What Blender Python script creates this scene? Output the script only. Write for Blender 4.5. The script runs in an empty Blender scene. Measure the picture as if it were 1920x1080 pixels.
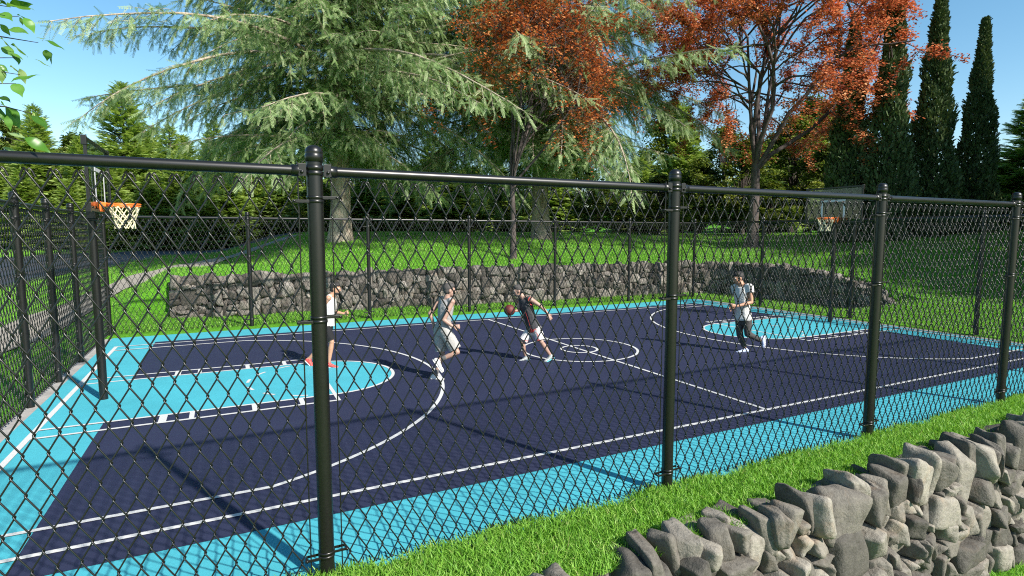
import bpy, bmesh, math, random
import numpy as np
from mathutils import Vector, Matrix, Quaternion
R_ = math.radians
SC = bpy.context.scene
COL = SC.collection
rng = np.random.RandomState(7)
random.seed(7)

# ------------------------------------------------------------------ camera frame
F_PX = 1066.897
CAM = np.array([-7.9063, -11.9228, 2.9077])
YAW, PIT = 0.46600, -0.09430
FW = np.array([math.sin(YAW)*math.cos(PIT), math.cos(YAW)*math.cos(PIT), math.sin(PIT)])
RT = np.array([math.cos(YAW), -math.sin(YAW), 0.0])
UP = np.cross(RT, FW)

def ray(px, py):
    return FW + RT*(px-960)/F_PX - UP*(py-540)/F_PX

def at(px, py, t):
    """measured point: pixel of the photograph at a forward distance of t metres"""
    return CAM + ray(px, py)*t

def fdist(P):
    return float((np.asarray(P, float)-CAM) @ FW)

# ------------------------------------------------------------------ object helpers
def tag(o, label=None, cat=None, group=None, kind=None):
    if label: o['label'] = label
    if cat: o['category'] = cat
    if group: o['group'] = group
    if kind: o['kind'] = kind
    return o

def empty(name, loc=(0, 0, 0), rz=0.0, parent=None):
    o = bpy.data.objects.new(name, None)
    o.empty_display_size = 0.2
    o.location = loc
    o.rotation_euler = (0, 0, rz)
    COL.objects.link(o)
    if parent: o.parent = parent
    return o

def copy_tree(o, parent=None):
    c = o.copy(); COL.objects.link(c); c.parent = parent
    for ch in list(o.children):
        copy_tree(ch, c)
    return c

def link(name, me, mat=None, parent=None, loc=None):
    o = bpy.data.objects.new(name, me)
    COL.objects.link(o)
    if mat is not None and not me.materials:
        me.materials.append(mat)
    if parent: o.parent = parent
    if loc is not None: o.location = loc
    return o

class MB:
    """collects polygons in numpy blocks; build() makes ONE mesh object"""
    def __init__(s):
        s.V = []; s.F = {3: [], 4: []}; s.T = {3: [], 4: []}; s.S = {3: [], 4: []}; s.n = 0
        s.poly = []
    def add(s, v, f, tint=0.5, smooth=False):
        v = np.asarray(v, np.float32).reshape(-1, 3); f = np.asarray(f, np.int64)
        if f.size == 0: return s
        k = f.shape[1]
        s.F[k].append(f+s.n)
        t = np.asarray(tint, np.float32)
        s.T[k].append(np.broadcast_to(t, (len(f),)).astype(np.float32))
        s.S[k].append(np.full(len(f), smooth, bool))
        s.V.append(v); s.n += len(v)
        return s
    def mesh(s, name):
        V = np.concatenate(s.V) if s.V else np.zeros((0, 3), np.float32)
        loops = []; tot = []; tint = []; sm = []
        for k in (3, 4):
            if s.F[k]:
                f = np.concatenate(s.F[k]); loops.append(f.ravel()); tot.append(np.full(len(f), k))
                tint.append(np.concatenate(s.T[k])); sm.append(np.concatenate(s.S[k]))
        loops = np.concatenate(loops).astype(np.int32); tot = np.concatenate(tot).astype(np.int32)
        tint = np.concatenate(tint); sm = np.concatenate(sm)
        me = bpy.data.meshes.new(name)
        me.vertices.add(len(V)); me.vertices.foreach_set('co', V.ravel())
        me.loops.add(len(loops)); me.loops.foreach_set('vertex_index', loops)
        me.polygons.add(len(tot))
        st = np.concatenate([[0], np.cumsum(tot)[:-1]]).astype(np.int32)
        me.polygons.foreach_set('loop_start', st)
        me.polygons.foreach_set('loop_total', tot)
        me.polygons.foreach_set('use_smooth', sm)
        a = me.attributes.new('tint', 'FLOAT', 'FACE')
        a.data.foreach_set('value', tint)
        me.update(calc_edges=True)
        return me
    def build(s, name, mat, parent=None, loc=None):
        return link(name, s.mesh(name), mat, parent, loc)
    # --- shapes
    def box(s, c, d, M=None, tint=0.5, bev=0.0):
        c = np.array(c, float); h = np.array(d, float)/2
        if bev <= 0:
            v = np.array([[x, y, z] for x in (-1, 1) for y in (-1, 1) for z in (-1, 1)])*h
            f = [[0, 1, 3, 2], [4, 6, 7, 5], [0, 4, 5, 1], [2, 3, 7, 6], [0, 2, 6, 4], [1, 5, 7, 3]]
        else:
            bm = bmesh.new(); bmesh.ops.create_cube(bm, size=1)
            for q in bm.verts: q.co = Vector((q.co.x*2*h[0], q.co.y*2*h[1], q.co.z*2*h[2]))
            bmesh.ops.bevel(bm, geom=list(bm.edges), offset=bev, segments=2, profile=.5, affect='EDGES')
            bmesh.ops.triangulate(bm, faces=list(bm.faces))
            bm.verts.index_update()
            v = np.array([q.co[:] for q in bm.verts]); f = [[q.index for q in p.verts] for p in bm.faces]; bm.free()
        if M is not None: v = v @ np.array(M).T
        return s.add(v+c, f, tint)
    def tube(s, P, r, n=6, tint=0.5, cap=True, ref=(0.13, 0.21, 0.97)):
        P = np.asarray(P, float); m = len(P)
        r = np.broadcast_to(np.asarray(r, float), (m,))
        T = np.gradient(P, axis=0); T /= (np.linalg.norm(T, axis=1, keepdims=True)+1e-12)
        ref = np.asarray(ref, float)
        N1 = np.cross(T, ref)
        bad = np.linalg.norm(N1, axis=1) < 0.15
        if bad.any(): N1[bad] = np.cross(T[bad], np.array([1, 0.1, 0.05]))
        N1 /= np.linalg.norm(N1, axis=1, keepdims=True)
        N2 = np.cross(T, N1)
        a = np.linspace(0, 2*np.pi, n, endpoint=False)
        ring = (np.cos(a)[None, :, None]*N1[:, None]+np.sin(a)[None, :, None]*N2[:, None])*r[:, None, None]+P[:, None]
        v = ring.reshape(-1, 3)
        i = np.arange(m-1)[:, None]*n; j = np.arange(n)[None]; j2 = (j+1) % n
        f = np.stack([i+j, i+n+j, i+n+j2, i+j2], -1).reshape(-1, 4)
        s.add(v, f, tint, True)
        if cap and n >= 5:
            for k, rev in ((0, False), (m-1, True)):
                c = np.concatenate([v[k*n:(k+1)*n], P[k][None]])
                ff = np.array([[q, (q+1) % n, n] if not rev else [(q+1) % n, q, n] for q in range(n)])
                s.add(c, ff, tint)
        return s
    def lathe(s, prof, c=(0, 0, 0), n=24, tint=0.5, axis='z'):
        prof = np.array(prof, float); m = len(prof)
        a = np.linspace(0, 2*np.pi, n, endpoint=False)
        v = np.stack([prof[:, :1]*np.cos(a), prof[:, :1]*np.sin(a), np.repeat(prof[:, 1:], n, 1)], -1).reshape(-1, 3)
        if axis == 'x': v = v[:, [2, 0, 1]]
        if axis == 'y': v = v[:, [0, 2, 1]] * np.array([1, 1, -1])
        i = np.arange(m-1)[:, None]*n; j = np.arange(n)[None]; j2 = (j+1) % n
        f = np.stack([i+j, i+j2, i+n+j2, i+n+j], -1).reshape(-1, 4)
        return s.add(v+np.array(c), f, tint, True)
    def inst(s, tv, tf, Ms, Ts, tint, smooth=False):
        """template verts/faces placed by 3x3 matrices Ms and translations Ts"""
        Ms = np.asarray(Ms, np.float32); Ts = np.asarray(Ts, np.float32); tv = np.asarray(tv, np.float32); tf = np.asarray(tf)
        N = len(Ms); m = len(tv)
        v = np.einsum('nij,mj->nmi', Ms, tv)+Ts[:, None]
        f = (tf[None]+(np.arange(N)*m)[:, None, None]).reshape(-1, tf.shape[1])
        t = np.repeat(np.asarray(tint, np.float32), len(tf))
        return s.add(v.reshape(-1, 3), f, t, smooth)

def frames(X, upv, roll=None):
    """3x3 matrices with columns X(dir), Y, Z from directions and an up hint"""
    X = X/(np.linalg.norm(X, axis=1, keepdims=True)+1e-9)
    Y = np.cross(upv, X); nb = np.linalg.norm(Y, axis=1, keepdims=True)
    Y = np.where(nb > 1e-3, Y/(nb+1e-9), np.array([0., 1, 0])[None])
    Z = np.cross(X, Y)
    if roll is not None:
        c = np.cos(roll)[:, None]; q = np.sin(roll)[:, None]
        Y, Z = Y*c+Z*q, Z*c-Y*q
    return np.stack([X, Y, Z], -1)

# ------------------------------------------------------------------ materials
def newmat(name):
    m = bpy.data.materials.new(name); m.use_nodes = True
    nt = m.node_tree; b = nt.nodes['Principled BSDF']
    return m, nt, b

def N(nt, typ, **kw):
    n = nt.nodes.new(typ)
    for k, v in kw.items():
        if hasattr(n, k): setattr(n, k, v)
        else: n.inputs[k].default_value = v
    return n

def ramp(nt, fac, stops, interp='LINEAR'):
    r = nt.nodes.new('ShaderNodeValToRGB'); e = r.color_ramp.elements
    r.color_ramp.interpolation = interp
    while len(e) < len(stops): e.new(0.5)
    for k, (p, c) in enumerate(stops):
        e[k].position = p; e[k].color = (*c, 1) if len(c) == 3 else c
    nt.links.new(fac, r.inputs[0]); return r.outputs[0]

def objcoord(nt):
    g = nt.nodes.new('ShaderNodeNewGeometry'); return g.outputs['Position']

def noise(nt, scale, detail=4, rough=0.6, vec=None, dist=0.0):
    n = nt.nodes.new('ShaderNodeTexNoise'); n.inputs['Scale'].default_value = scale
    n.inputs['Detail'].default_value = detail; n.inputs['Roughness'].default_value = rough
    n.inputs['Distortion'].default_value = dist
    if vec is None: vec = objcoord(nt)
    nt.links.new(vec, n.inputs['Vector']); return n.outputs['Fac']

def bump(nt, b, h, strength=0.3, dist=0.02):
    n = nt.nodes.new('ShaderNodeBump'); n.inputs['Strength'].default_value = strength
    n.inputs['Distance'].default_value = dist
    nt.links.new(h, n.inputs['Height']); nt.links.new(n.outputs[0], b.inputs['Normal']); return n

def mixc(nt, fac, a, b, mode='MIX'):
    n = nt.nodes.new('ShaderNodeMix'); n.data_type = 'RGBA'; n.blend_type = mode
    for sock, v in ((n.inputs[0], fac), (n.inputs[6], a), (n.inputs[7], b)):
        if isinstance(v, (int, float)): sock.default_value = v
        elif isinstance(v, tuple): sock.default_value = (*v, 1) if len(v) == 3 else v
        else: nt.links.new(v, sock)
    return n.outputs[2]

def plain(name, col, rough=0.5, metal=0.0, nscale=None, namt=0.15, bscale=None, bstr=0.2, bdist=0.005, spec=0.5):
    m, nt, b = newmat(name)
    b.inputs['Roughness'].default_value = rough; b.inputs['Metallic'].default_value = metal
    b.inputs['Specular IOR Level'].default_value = spec
    if nscale:
        f = noise(nt, nscale, 5)
        c = ramp(nt, f, [(0.3, tuple(x*(1-namt) for x in col)), (0.7, tuple(min(1, x*(1+namt)) for x in col))])
        nt.links.new(c, b.inputs['Base Color'])
    else:
        b.inputs['Base Color'].default_value = (*col, 1)
    if bscale: bump(nt, b, noise(nt, bscale, 4), bstr, bdist)
    return m

def foliage(name, stops, trans=0.35, tcol=(1.0, 1.0, 0.5), rough=0.55, spec=0.3):
    m, nt, b = newmat(name)
    a = nt.nodes.new('ShaderNodeAttribute'); a.attribute_name = 'tint'
    c = ramp(nt, a.outputs['Fac'], stops)
    nt.links.new(c, b.inputs['Base Color']); b.inputs['Roughness'].default_value = rough
    b.inputs['Specular IOR Level'].default_value = spec
    t = nt.nodes.new('ShaderNodeBsdfTranslucent')
    tc = mixc(nt, 1.0, c, tcol, 'MULTIPLY'); nt.links.new(tc, t.inputs['Color'])
    mx = nt.nodes.new('ShaderNodeMixShader'); mx.inputs[0].default_value = trans
    nt.links.new(b.outputs[0], mx.inputs[1]); nt.links.new(t.outputs[0], mx.inputs[2])
    nt.links.new(mx.outputs[0], nt.nodes['Material Output'].inputs['Surface'])
    return m

def bark(name, c0, c1, scale=6.0):
    m, nt, b = newmat(name)
    pos = objcoord(nt)
    mp = nt.nodes.new('ShaderNodeMapping'); mp.inputs['Scale'].default_value = (1, 1, 0.35)
    nt.links.new(pos, mp.inputs['Vector'])
    f = noise(nt, scale, 8, 0.7, mp.outputs[0], 0.6)
    nt.links.new(ramp(nt, f, [(0.32, c0), (0.62, c1)]), b.inputs['Base Color'])
    b.inputs['Roughness'].default_value = 0.95; b.inputs['Specular IOR Level'].default_value = 0.15
    bump(nt, b, f, 1.0, 0.06)
    return m

def stone_mat(name, c0, c1, c2, bs=0.6):
    m, nt, b = newmat(name)
    a = nt.nodes.new('ShaderNodeAttribute'); a.attribute_name = 'tint'
    c = ramp(nt, a.outputs['Fac'], [(0.0, c0), (0.55, c1), (1.0, c2)])
    f = noise(nt, 9.0, 8, 0.68); f2 = noise(nt, 45.0, 6, 0.7); f3 = noise(nt, 3.0, 5, 0.6, None, 1.0)
    k = ramp(nt, f, [(0.3, (0.62, 0.60, 0.57)), (0.5, (1, 1, 1)), (0.72, (1.22, 1.2, 1.14))])
    c = mixc(nt, 1.0, c, k, 'MULTIPLY')
    k2 = ramp(nt, f2, [(0.35, (0.8, 0.79, 0.77)), (0.65, (1.12, 1.12, 1.12))])
    c = mixc(nt, 1.0, c, k2, 'MULTIPLY')
    rust = ramp(nt, f3, [(0.56, (1, 1, 1)), (0.72, (1.05, 0.78, 0.58))])
    c = mixc(nt, 0.55, c, rust, 'MULTIPLY')
    nt.links.new(c, b.inputs['Base Color'])
    b.inputs['Roughness'].default_value = 0.8; b.inputs['Specular IOR Level'].default_value = 0.35
    mm = nt.nodes.new('ShaderNodeMath'); mm.operation = 'ADD'
    nt.links.new(f, mm.inputs[0])
    m2 = nt.nodes.new('ShaderNodeMath'); m2.operation = 'MULTIPLY'; m2.inputs[1].default_value = 0.35
    nt.links.new(f2, m2.inputs[0]); nt.links.new(m2.outputs[0], mm.inputs[1])
    bump(nt, b, mm.outputs[0], bs, 0.045)
    return m

def court_paint(name, col, rough=0.55, amt=0.10):
    m, nt, b = newmat(name)
    f = noise(nt, 0.9, 6, 0.65); g = noise(nt, 160.0, 3, 0.7); w = noise(nt, 14.0, 4, 0.6)
    c = ramp(nt, f, [(0.3, tuple(x*(1-amt) for x in col)), (0.7, tuple(x*(1+amt) for x in col))])
    k = ramp(nt, g, [(0.3, (0.86,)*3), (0.7, (1.12,)*3)])
    c = mixc(nt, 1.0, c, k, 'MULTIPLY')
    nt.links.new(c, b.inputs['Base Color'])
    r = ramp(nt, w, [(0.3, (rough-.07,)*3), (0.7, (rough+.1,)*3)])
    nt.links.new(r, b.inputs['Roughness']); b.inputs['Specular IOR Level'].default_value = 0.14
    mm = nt.nodes.new('ShaderNodeMath'); mm.operation = 'ADD'
    nt.links.new(g, mm.inputs[0]); nt.links.new(w, mm.inputs[1])
    bump(nt, b, mm.outputs[0], 0.35, 0.006)
    return m

M = {}
M['black_metal'] = plain('black_powder_coat', (0.0065, 0.0062, 0.0058), 0.35, 0.0, 40, 0.2, 300, 0.08, 0.001, 0.5)
M['wire'] = plain('black_vinyl_wire', (0.009, 0.0085, 0.008), 0.33, 0.0, 60, 0.15)
M['dark_paint'] = court_paint('navy_court_paint', (0.0235, 0.0275, 0.059))
M['blue_paint'] = court_paint('sky_blue_court_paint', (0.060, 0.345, 0.415))
M['white_paint'] = court_paint('white_line_paint', (0.52, 0.52, 0.51), 0.5, 0.03)
M['concrete'] = plain('concrete_edge', (0.29, 0.27, 0.25), 0.9, 0, 3, 0.25, 60, 0.4, 0.01)
M['asphalt'] = plain('asphalt', (0.030, 0.033, 0.044), 0.75, 0, 2.0, 0.25, 90, 0.5, 0.01)
M['gravel'] = plain('path_gravel', (0.27, 0.24, 0.20), 0.95, 0, 12, 0.25, 60, 0.6, 0.02)
M['grass'] = foliage('grass_blades', [(0.0, (0.090, 0.250, 0.022)), (0.5, (0.185, 0.410, 0.042)), (0.9, (0.33, 0.53, 0.10)), (1.0, (0.42, 0.47, 0.16))], 0.38, (1, 1, .55), 0.5, 0.35)
M['lawn'] = None
M['rock'] = stone_mat('fieldstone', (0.075, 0.069, 0.060), (0.160, 0.146, 0.124), (0.27, 0.248, 0.21))
M['rock_far'] = stone_mat('dark_fieldstone', (0.065, 0.058, 0.051), (0.142, 0.127, 0.112), (0.27, 0.247, 0.222), 0.8)
M['orange'] = plain('orange_rim_paint', (0.85, 0.17, 0.025), 0.35, 0, 30, 0.08)
M['white_plastic'] = plain('white_target_paint', (0.55, 0.55, 0.57), 0.4)
M['net'] = plain('net_cord', (0.62, 0.55, 0.36), 0.9, 0, 80, 0.15)
def lawn_mat():
    m, nt, b = newmat('lawn_turf')
    f = noise(nt, 1.3, 6, 0.7); g = noise(nt, 26.0, 5, 0.75)
    c = ramp(nt, f, [(0.3, (0.075, 0.235, 0.016)), (0.7, (0.115, 0.330, 0.024))])
    k = ramp(nt, g, [(0.34, (0.45, 0.5, 0.4)), (0.62, (1.25, 1.2, 1.2))])
    nt.links.new(mixc(nt, 1.0, c, k, 'MULTIPLY'), b.inputs['Base Color'])
    b.inputs['Roughness'].default_value = 0.9; b.inputs['Specular IOR Level'].default_value = 0.1
    bump(nt, b, g, 0.9, 0.05)
    return m
M['lawn'] = lawn_mat()
def glass_mat():
    m, nt, b = newmat('clear_acrylic')
    nt.nodes.remove(b)
    t = nt.nodes.new('ShaderNodeBsdfTransparent'); t.inputs[0].default_value = (0.90, 0.95, 0.93, 1)
    g = nt.nodes.new('ShaderNodeBsdfGlossy'); g.inputs['Roughness'].default_value = 0.02
    fr = nt.nodes.new('ShaderNodeFresnel'); fr.inputs[0].default_value = 1.5
    mx = nt.nodes.new('ShaderNodeMixShader')
    mu = nt.nodes.new('ShaderNodeMath'); mu.operation = 'MULTIPLY'; mu.inputs[1].default_value = .45; nt.links.new(fr.outputs[0], mu.inputs[0])
    nt.links.new(mu.outputs[0], mx.inputs[0]); nt.links.new(t.outputs[0], mx.inputs[1]); nt.links.new(g.outputs[0], mx.inputs[2])
    nt.links.new(mx.outputs[0], nt.nodes['Material Output'].inputs['Surface'])
    return m
M['glass'] = glass_mat()
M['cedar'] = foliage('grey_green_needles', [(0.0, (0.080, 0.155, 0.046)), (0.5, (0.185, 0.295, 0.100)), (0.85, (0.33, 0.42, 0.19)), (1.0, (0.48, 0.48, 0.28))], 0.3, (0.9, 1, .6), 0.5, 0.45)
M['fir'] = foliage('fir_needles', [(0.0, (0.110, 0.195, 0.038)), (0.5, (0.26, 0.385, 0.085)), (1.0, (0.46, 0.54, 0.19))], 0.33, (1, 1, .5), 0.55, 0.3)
M['cypress'] = foliage('cypress_scales', [(0.0, (0.036, 0.060, 0.022)), (0.5, (0.070, 0.108, 0.040)), (1.0, (0.13, 0.17, 0.07))], 0.15, (1, 1, .5), 0.6, 0.25)
M['red_leaf'] = foliage('copper_red_leaves', [(0.0, (0.12, 0.034, 0.015)), (0.5, (0.47, 0.148, 0.048)), (1.0, (0.74, 0.34, 0.12))], 0.38, (1, .62, .5), 0.45, 0.35)
M['pink_leaf'] = foliage('rosy_red_leaves', [(0.0, (0.19, 0.054, 0.032)), (0.5, (0.57, 0.205, 0.085)), (1.0, (0.82, 0.45, 0.21))], 0.42, (1, .6, .55), 0.45, 0.35)
M['yellow_green'] = foliage('yellow_green_leaves', [(0.0, (0.045, 0.085, 0.014)), (0.5, (0.11, 0.165, 0.028)), (1.0, (0.29, 0.32, 0.075))], 0.4, (1, 1, .4), 0.5, 0.3)
M['bright_leaf'] = foliage('bright_green_leaves', [(0.0, (0.030, 0.075, 0.012)), (0.5, (0.10, 0.27, 0.025)), (1.0, (0.36, 0.47, 0.20))], 0.45, (1, 1, .4), 0.35, 0.5)
M['bark_con'] = bark('conifer_bark', (0.13, 0.10, 0.075), (0.46, 0.39, 0.31), 5)
M['bark_dark'] = bark('dark_bark', (0.035, 0.028, 0.026), (0.115, 0.095, 0.088), 9)
M['bark_red'] = bark('grey_brown_bark', (0.045, 0.036, 0.034), (0.125, 0.102, 0.094), 9)

# ------------------------------------------------------------------ terrain
WALL = np.array([(-9.65, 10.75), (-8.4, 10.62), (-7.0, 10.45), (-2.8, 10.2), (0.6, 9.85), (3.8, 9.5), (7.0, 9.45), (9.8, 9.45), (11.6, 9.3),
                 (12.7, 8.85), (13.35, 8.05), (13.6, 7.0), (13.7, 5.0), (13.85, 2.9), (13.95, 1.3), (13.7, -0.2)])
WALLH = np.array([1.4, 1.42, 1.4, 1.42, 1.48, 1.5, 1.5, 1.48, 1.5, 1.48, 1.48, 1.48, 1.5, 1.36, 0.95, 0.25])
def smooth(a, b, x):
    t = np.clip((x-a)/(b-a), 0, 1); return t*t*(3-2*t)
def bump2(x, y):
    return 0.05*np.sin(x*0.7+1.3)*np.sin(y*0.55+0.4)+0.03*np.sin(x*1.7+y*1.1)
def terrain(x, y):
    x = np.asarray(x, float); y = np.asarray(y, float)
    ywall = np.interp(x, WALL[:11, 0], WALL[:11, 1]); dy = y-ywall-0.25
    dx = x-np.interp(y, [-0.2, 1.3, 2.9, 5, 7, 8.05], [13.95, 14.2, 14.1, 13.95, 13.85, 13.6])
    # retained bank behind the wall
    hillz = lambda d: 1.27+1.75*(1-np.exp(-np.maximum(d, 0)/6.0))
    back = np.where(dy > 0, hillz(dy), 0.03)
    z = np.where(x < 13.35, back, 0.03)
    d = np.maximum(dx, np.where(x > 11.6, dy, -9))
    hr = smooth(-0.6, 2.2, y)
    right = np.where(d > 0, hillz(d), 0.03)
    soft = 0.03+3.0*(1-np.exp(-np.maximum(x-12.0, 0)/9.0))
    z = np.where(x >= 11.6, np.where(y > 2.2, np.maximum(right, np.where(x < 13.35, back, 0)), right*hr+soft*(1-hr)), z)
    # open slope left of the wall
    sl = 0.03+0.062*np.clip(y-7.6, 0, 22)+0.012*np.clip(y-29.6, 0, 60)
    sl = sl+0.5*np.exp(-((x+10.4)/1.8)**2)*smooth(8.2, 12.5, y)*np.exp(-np.clip(y-14, 0, 50)/8)
    k = smooth(-11.2, -9.55, x)
    k = np.where(y > 11.5, np.maximum(k, 0)*1.0, k)
    wide = smooth(-9.8, -1.5, x)
    k = np.where(y > 12, wide*smooth(12, 16, y)+k*(1-smooth(12, 16, y)), k)
    z = np.where(x < 2, z*k+sl*(1-k), z)
    # undulation outside the court
    out = np.maximum(np.maximum(np.abs(x)-11.6, np.abs(y-0.2)-8.0), 0)
    z = z+bump2(x, y)*smooth(0.3, 2.5, out)*np.where(y < 0, 0.3, 1)
    far = np.hypot(x, y-5); z = z+4.5*smooth(58, 110, far)*np.where(y < -15, 0, 1)
    # lower ground in front of the near wall
    low = -1.38-0.03*np.clip(-9-y, 0, 20)
    z = np.where(y < -7.3, np.where(y > -8.05, 0.05, low+(0.05-low)*np.clip((y+8.2)/0.15, 0, 1)), z)
    z = np.where((np.abs(x) < 11.15) & (np.abs(y) < 7.25), -0.05, z)
    return z

def grid_axis(parts):
    a = []
    for lo, hi, st in parts:
        a.append(np.arange(lo, hi-1e-6, st))
    a.append(np.array([parts[-1][1]])); return np.concatenate(a)
gx = grid_axis([(-260, -60, 20), (-60, -24, 2), (-24, 22, 0.2), (22, 60, 2), (60, 320, 20)])
gy = grid_axis([(-120, -24, 8), (-24, -9.2, 0.6), (-9.2, -7.0, 0.1), (-7.0, 7.4, 0.8), (7.4, 14, 0.15), (14, 40, 0.6), (40, 70, 2), (70, 420, 20)])
X, Y = np.meshgrid(gx, gy)
Z = terrain(X, Y)
V = np.stack([X, Y, Z], -1).reshape(-1, 3); nx = len(gx)
ii, jj = np.meshgrid(np.arange(nx-1), np.arange(len(gy)-1))
q = (jj*nx+ii).ravel()
tb = MB(); tb.add(V, np.stack([q, q+1, q+nx+1, q+nx], -1), 0.5, False)
tag(tb.build('ground', M['lawn']), kind='structure')

def ribbon(name, pts, halfw, mat, lift=0.03, cross=7, step=0.6):
    pts = np.array(pts, float); d = np.r_[0, np.cumsum(np.hypot(*np.diff(pts, axis=0).T))]
    s = np.arange(0, d[-1], step)
    # smooth (Catmull-like) by blurred linear interpolation
    px = np.interp(s, d, pts[:, 0]); py = np.interp(s, d, pts[:, 1]); w = np.interp(s, d, np.broadcast_to(halfw, len(pts)))
    k = max(3, int(5/step)); ker = np.ones(k)/k
    padx = np.r_[np.full(k//2, px[0]), px, np.full(k-1-k//2, px[-1])]; pady = np.r_[np.full(k//2, py[0]), py, np.full(k-1-k//2, py[-1])]
    px = np.convolve(padx, ker, 'valid'); py = np.convolve(pady, ker, 'valid')
    t = np.stack([np.gradient(px), np.gradient(py)], -1); t /= np.linalg.norm(t, axis=1, keepdims=True)+1e-9
    n = np.stack([-t[:, 1], t[:, 0]], -1)
    u = np.linspace(-1, 1, cross)
    XY = np.stack([px, py], -1)[:, None]+n[:, None]*(u[None, :, None]*w[:, None, None])
    Zr = terrain(XY[..., 0], XY[..., 1])+lift
    Vr = np.concatenate([XY, Zr[..., None]], -1).reshape(-1, 3)
    a, b = np.meshgrid(np.arange(cross-1), np.arange(len(s)-1)); q = (b*cross+a).ravel()
    mb = MB(); mb.add(Vr, np.stack([q, q+1, q+cross+1, q+cross], -1), 0.5, True)
    return tag(mb.build(name, mat), kind='structure'), np.stack([px, py], -1)
ROAD = [(-42, -14), (-27, 4), (-22, 16), (-18.5, 26), (-14, 35), (-5, 43), (8, 48), (22, 52)]
PATH = [(-19, -12), (-15.2, -2), (-13.9, 4), (-12.9, 10), (-12.0, 15), (-10.9, 20), (-8.6, 25.5), (-4, 30), (3, 34)]
_, road_c = ribbon('road', ROAD, 4.6, M['asphalt'], 0.05, 11)
_, path_c = ribbon('path', PATH, 0.85, M['gravel'], 0.06)

# ------------------------------------------------------------------ court sheets and markings
def sheet(name, polys, z, mat):
    bm = bmesh.new()
    for P in polys:
        vs = [bm.verts.new((x, y, z)) for x, y in P]
        bm.faces.new(vs)
    bmesh.ops.recalc_face_normals(bm, faces=list(bm.faces))
    for f in bm.faces:
        if f.normal.z < 0: f.normal_flip()
    me = bpy.data.meshes.new(name); bm.to_mesh(me); bm.free()
    return tag(link(name, me, mat), kind='structure')
def rect(x0, y0, x1, y1): return [(x0, y0), (x1, y0), (x1, y1), (x0, y1)]
slab = MB(); slab.box((0.1, 0.18, -0.055), (22.3, 14.9, 0.11))
tag(slab.build('court_slab', M['concrete']), kind='structure')
sheet('court_border', [rect(-10.83, -7.2, 10.86, 7.45)], 0.004, M['blue_paint'])
sheet('court_surface', [rect(-9.70, -6.02, 9.70, 5.97)], 0.008, M['dark_paint'])
S_ = 0.735
BL, SL = 10.527, 5.60          # baseline, sideline
K1, K2, KL, RK, RC, R3, HP, D3 = 1.442, 1.853, 4.259, 1.437, 1.447, 5.363, 1.18, 5.05
def disc(cx, cy, r, a0=0, a1=2*math.pi, n=72):
    return [(cx+r*math.cos(a0+(a1-a0)*k/n), cy+r*math.sin(a0+(a1-a0)*k/n)) for k in range(n+1)]
keys = []
for s in (-1, 1):
    ft = s*(BL-KL)
    pts = [(s*BL, -K1)]+[(ft, -K1)]+[(ft-s*RK*math.sin(a), -RK*math.cos(a)) for a in np.linspace(0, math.pi, 40)][1:-1]+[(ft, K1), (s*BL, K1)]
    keys.append(pts)
sheet('painted_key', keys, 0.012, M['blue_paint'])
LW = 0.032
Q = []
def line(x0, y0, x1, y1, w=LW):
    d = np.array([x1-x0, y1-y0]); d /= np.linalg.norm(d); n = np.array([-d[1], d[0]])*w
    Q.append([(x0+n[0], y0+n[1]), (x0-n[0], y0-n[1]), (x1-n[0], y1-n[1]), (x1+n[0], y1+n[1])])
def arc(cx, cy, r, a0, a1, n=64, w=LW):
    for k in range(n):
        b0 = a0+(a1-a0)*k/n; b1 = a0+(a1-a0)*(k+1)/n
        Q.append([(cx+(r+e)*math.cos(b), cy+(r+e)*math.sin(b)) for e, b in ((w, b0), (-w, b0), (-w, b1), (w, b1))])
# every stroke is its own quad: strokes meet end to end (trimmed) so that no two overlap in one plane
line(-BL+.042, -SL, BL-.042, -SL); line(-BL+.042, SL, BL-.042, SL)
for s in (-1, 1): line(s*BL, -SL-LW, s*BL, SL+LW, 0.042)
g = .0
line(0, -SL+LW, 0, -RC-LW); line(0, -RC+LW, 0, -.45-LW); line(0, -.45+LW, 0, .45-LW); line(0, .45+LW, 0, RC-LW); line(0, RC+LW, 0, SL-LW)
arc(0, 0, RC, 0, 2*math.pi, 96); arc(0, 0, .45, 0, 2*math.pi, 48)
for s in (-1, 1):
    b = s*(BL-.042); ft = s*(BL-KL)
    for y in (-K2, K2):
        line(b, y, ft, y)
    for sy in (-1, 1):
        line(b, sy*K1, ft, sy*K1)
        for dist, wd in ((1.63, .055), (2.03, .036), (2.95, .04), (3.70, .04)):
            x = s*(BL-dist); line(x, sy*(K1+LW), x, sy*(K2-LW), wd)
        line(ft-s*LW, sy*(K1+LW), ft-s*LW, sy*(K2+LW), LW)
    line(ft-s*LW, -K1-LW, ft-s*LW, K1+LW, LW)
    # semicircle at the head of the key
    e = 0.05
    if s < 0: arc(ft, 0, RK, -math.pi/2+e, math.pi/2-e, 48)
    else: arc(ft, 0, RK, math.pi/2+e, 1.5*math.pi-e, 48)
    # dashed half inside the lane
    for k in range(6):
        a = (math.pi/2 if s < 0 else -math.pi/2)+math.pi*(k+0.78)/6.9
        arc(ft, 0, RK-.07, a, a+0.2, 4, .028)
    # three point line
    hx = s*(BL-HP); al = math.asin(D3/R3)
    xs = hx-s*R3*math.cos(al)
    for sy in (-1, 1): line(b, sy*D3, xs, sy*D3)
    if s < 0: arc(hx, 0, R3, -al, al, 96)
    else: arc(hx, 0, R3, math.pi-al, math.pi+al, 96)
sheet('court_lines', Q, 0.016, M['white_paint'])

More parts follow.
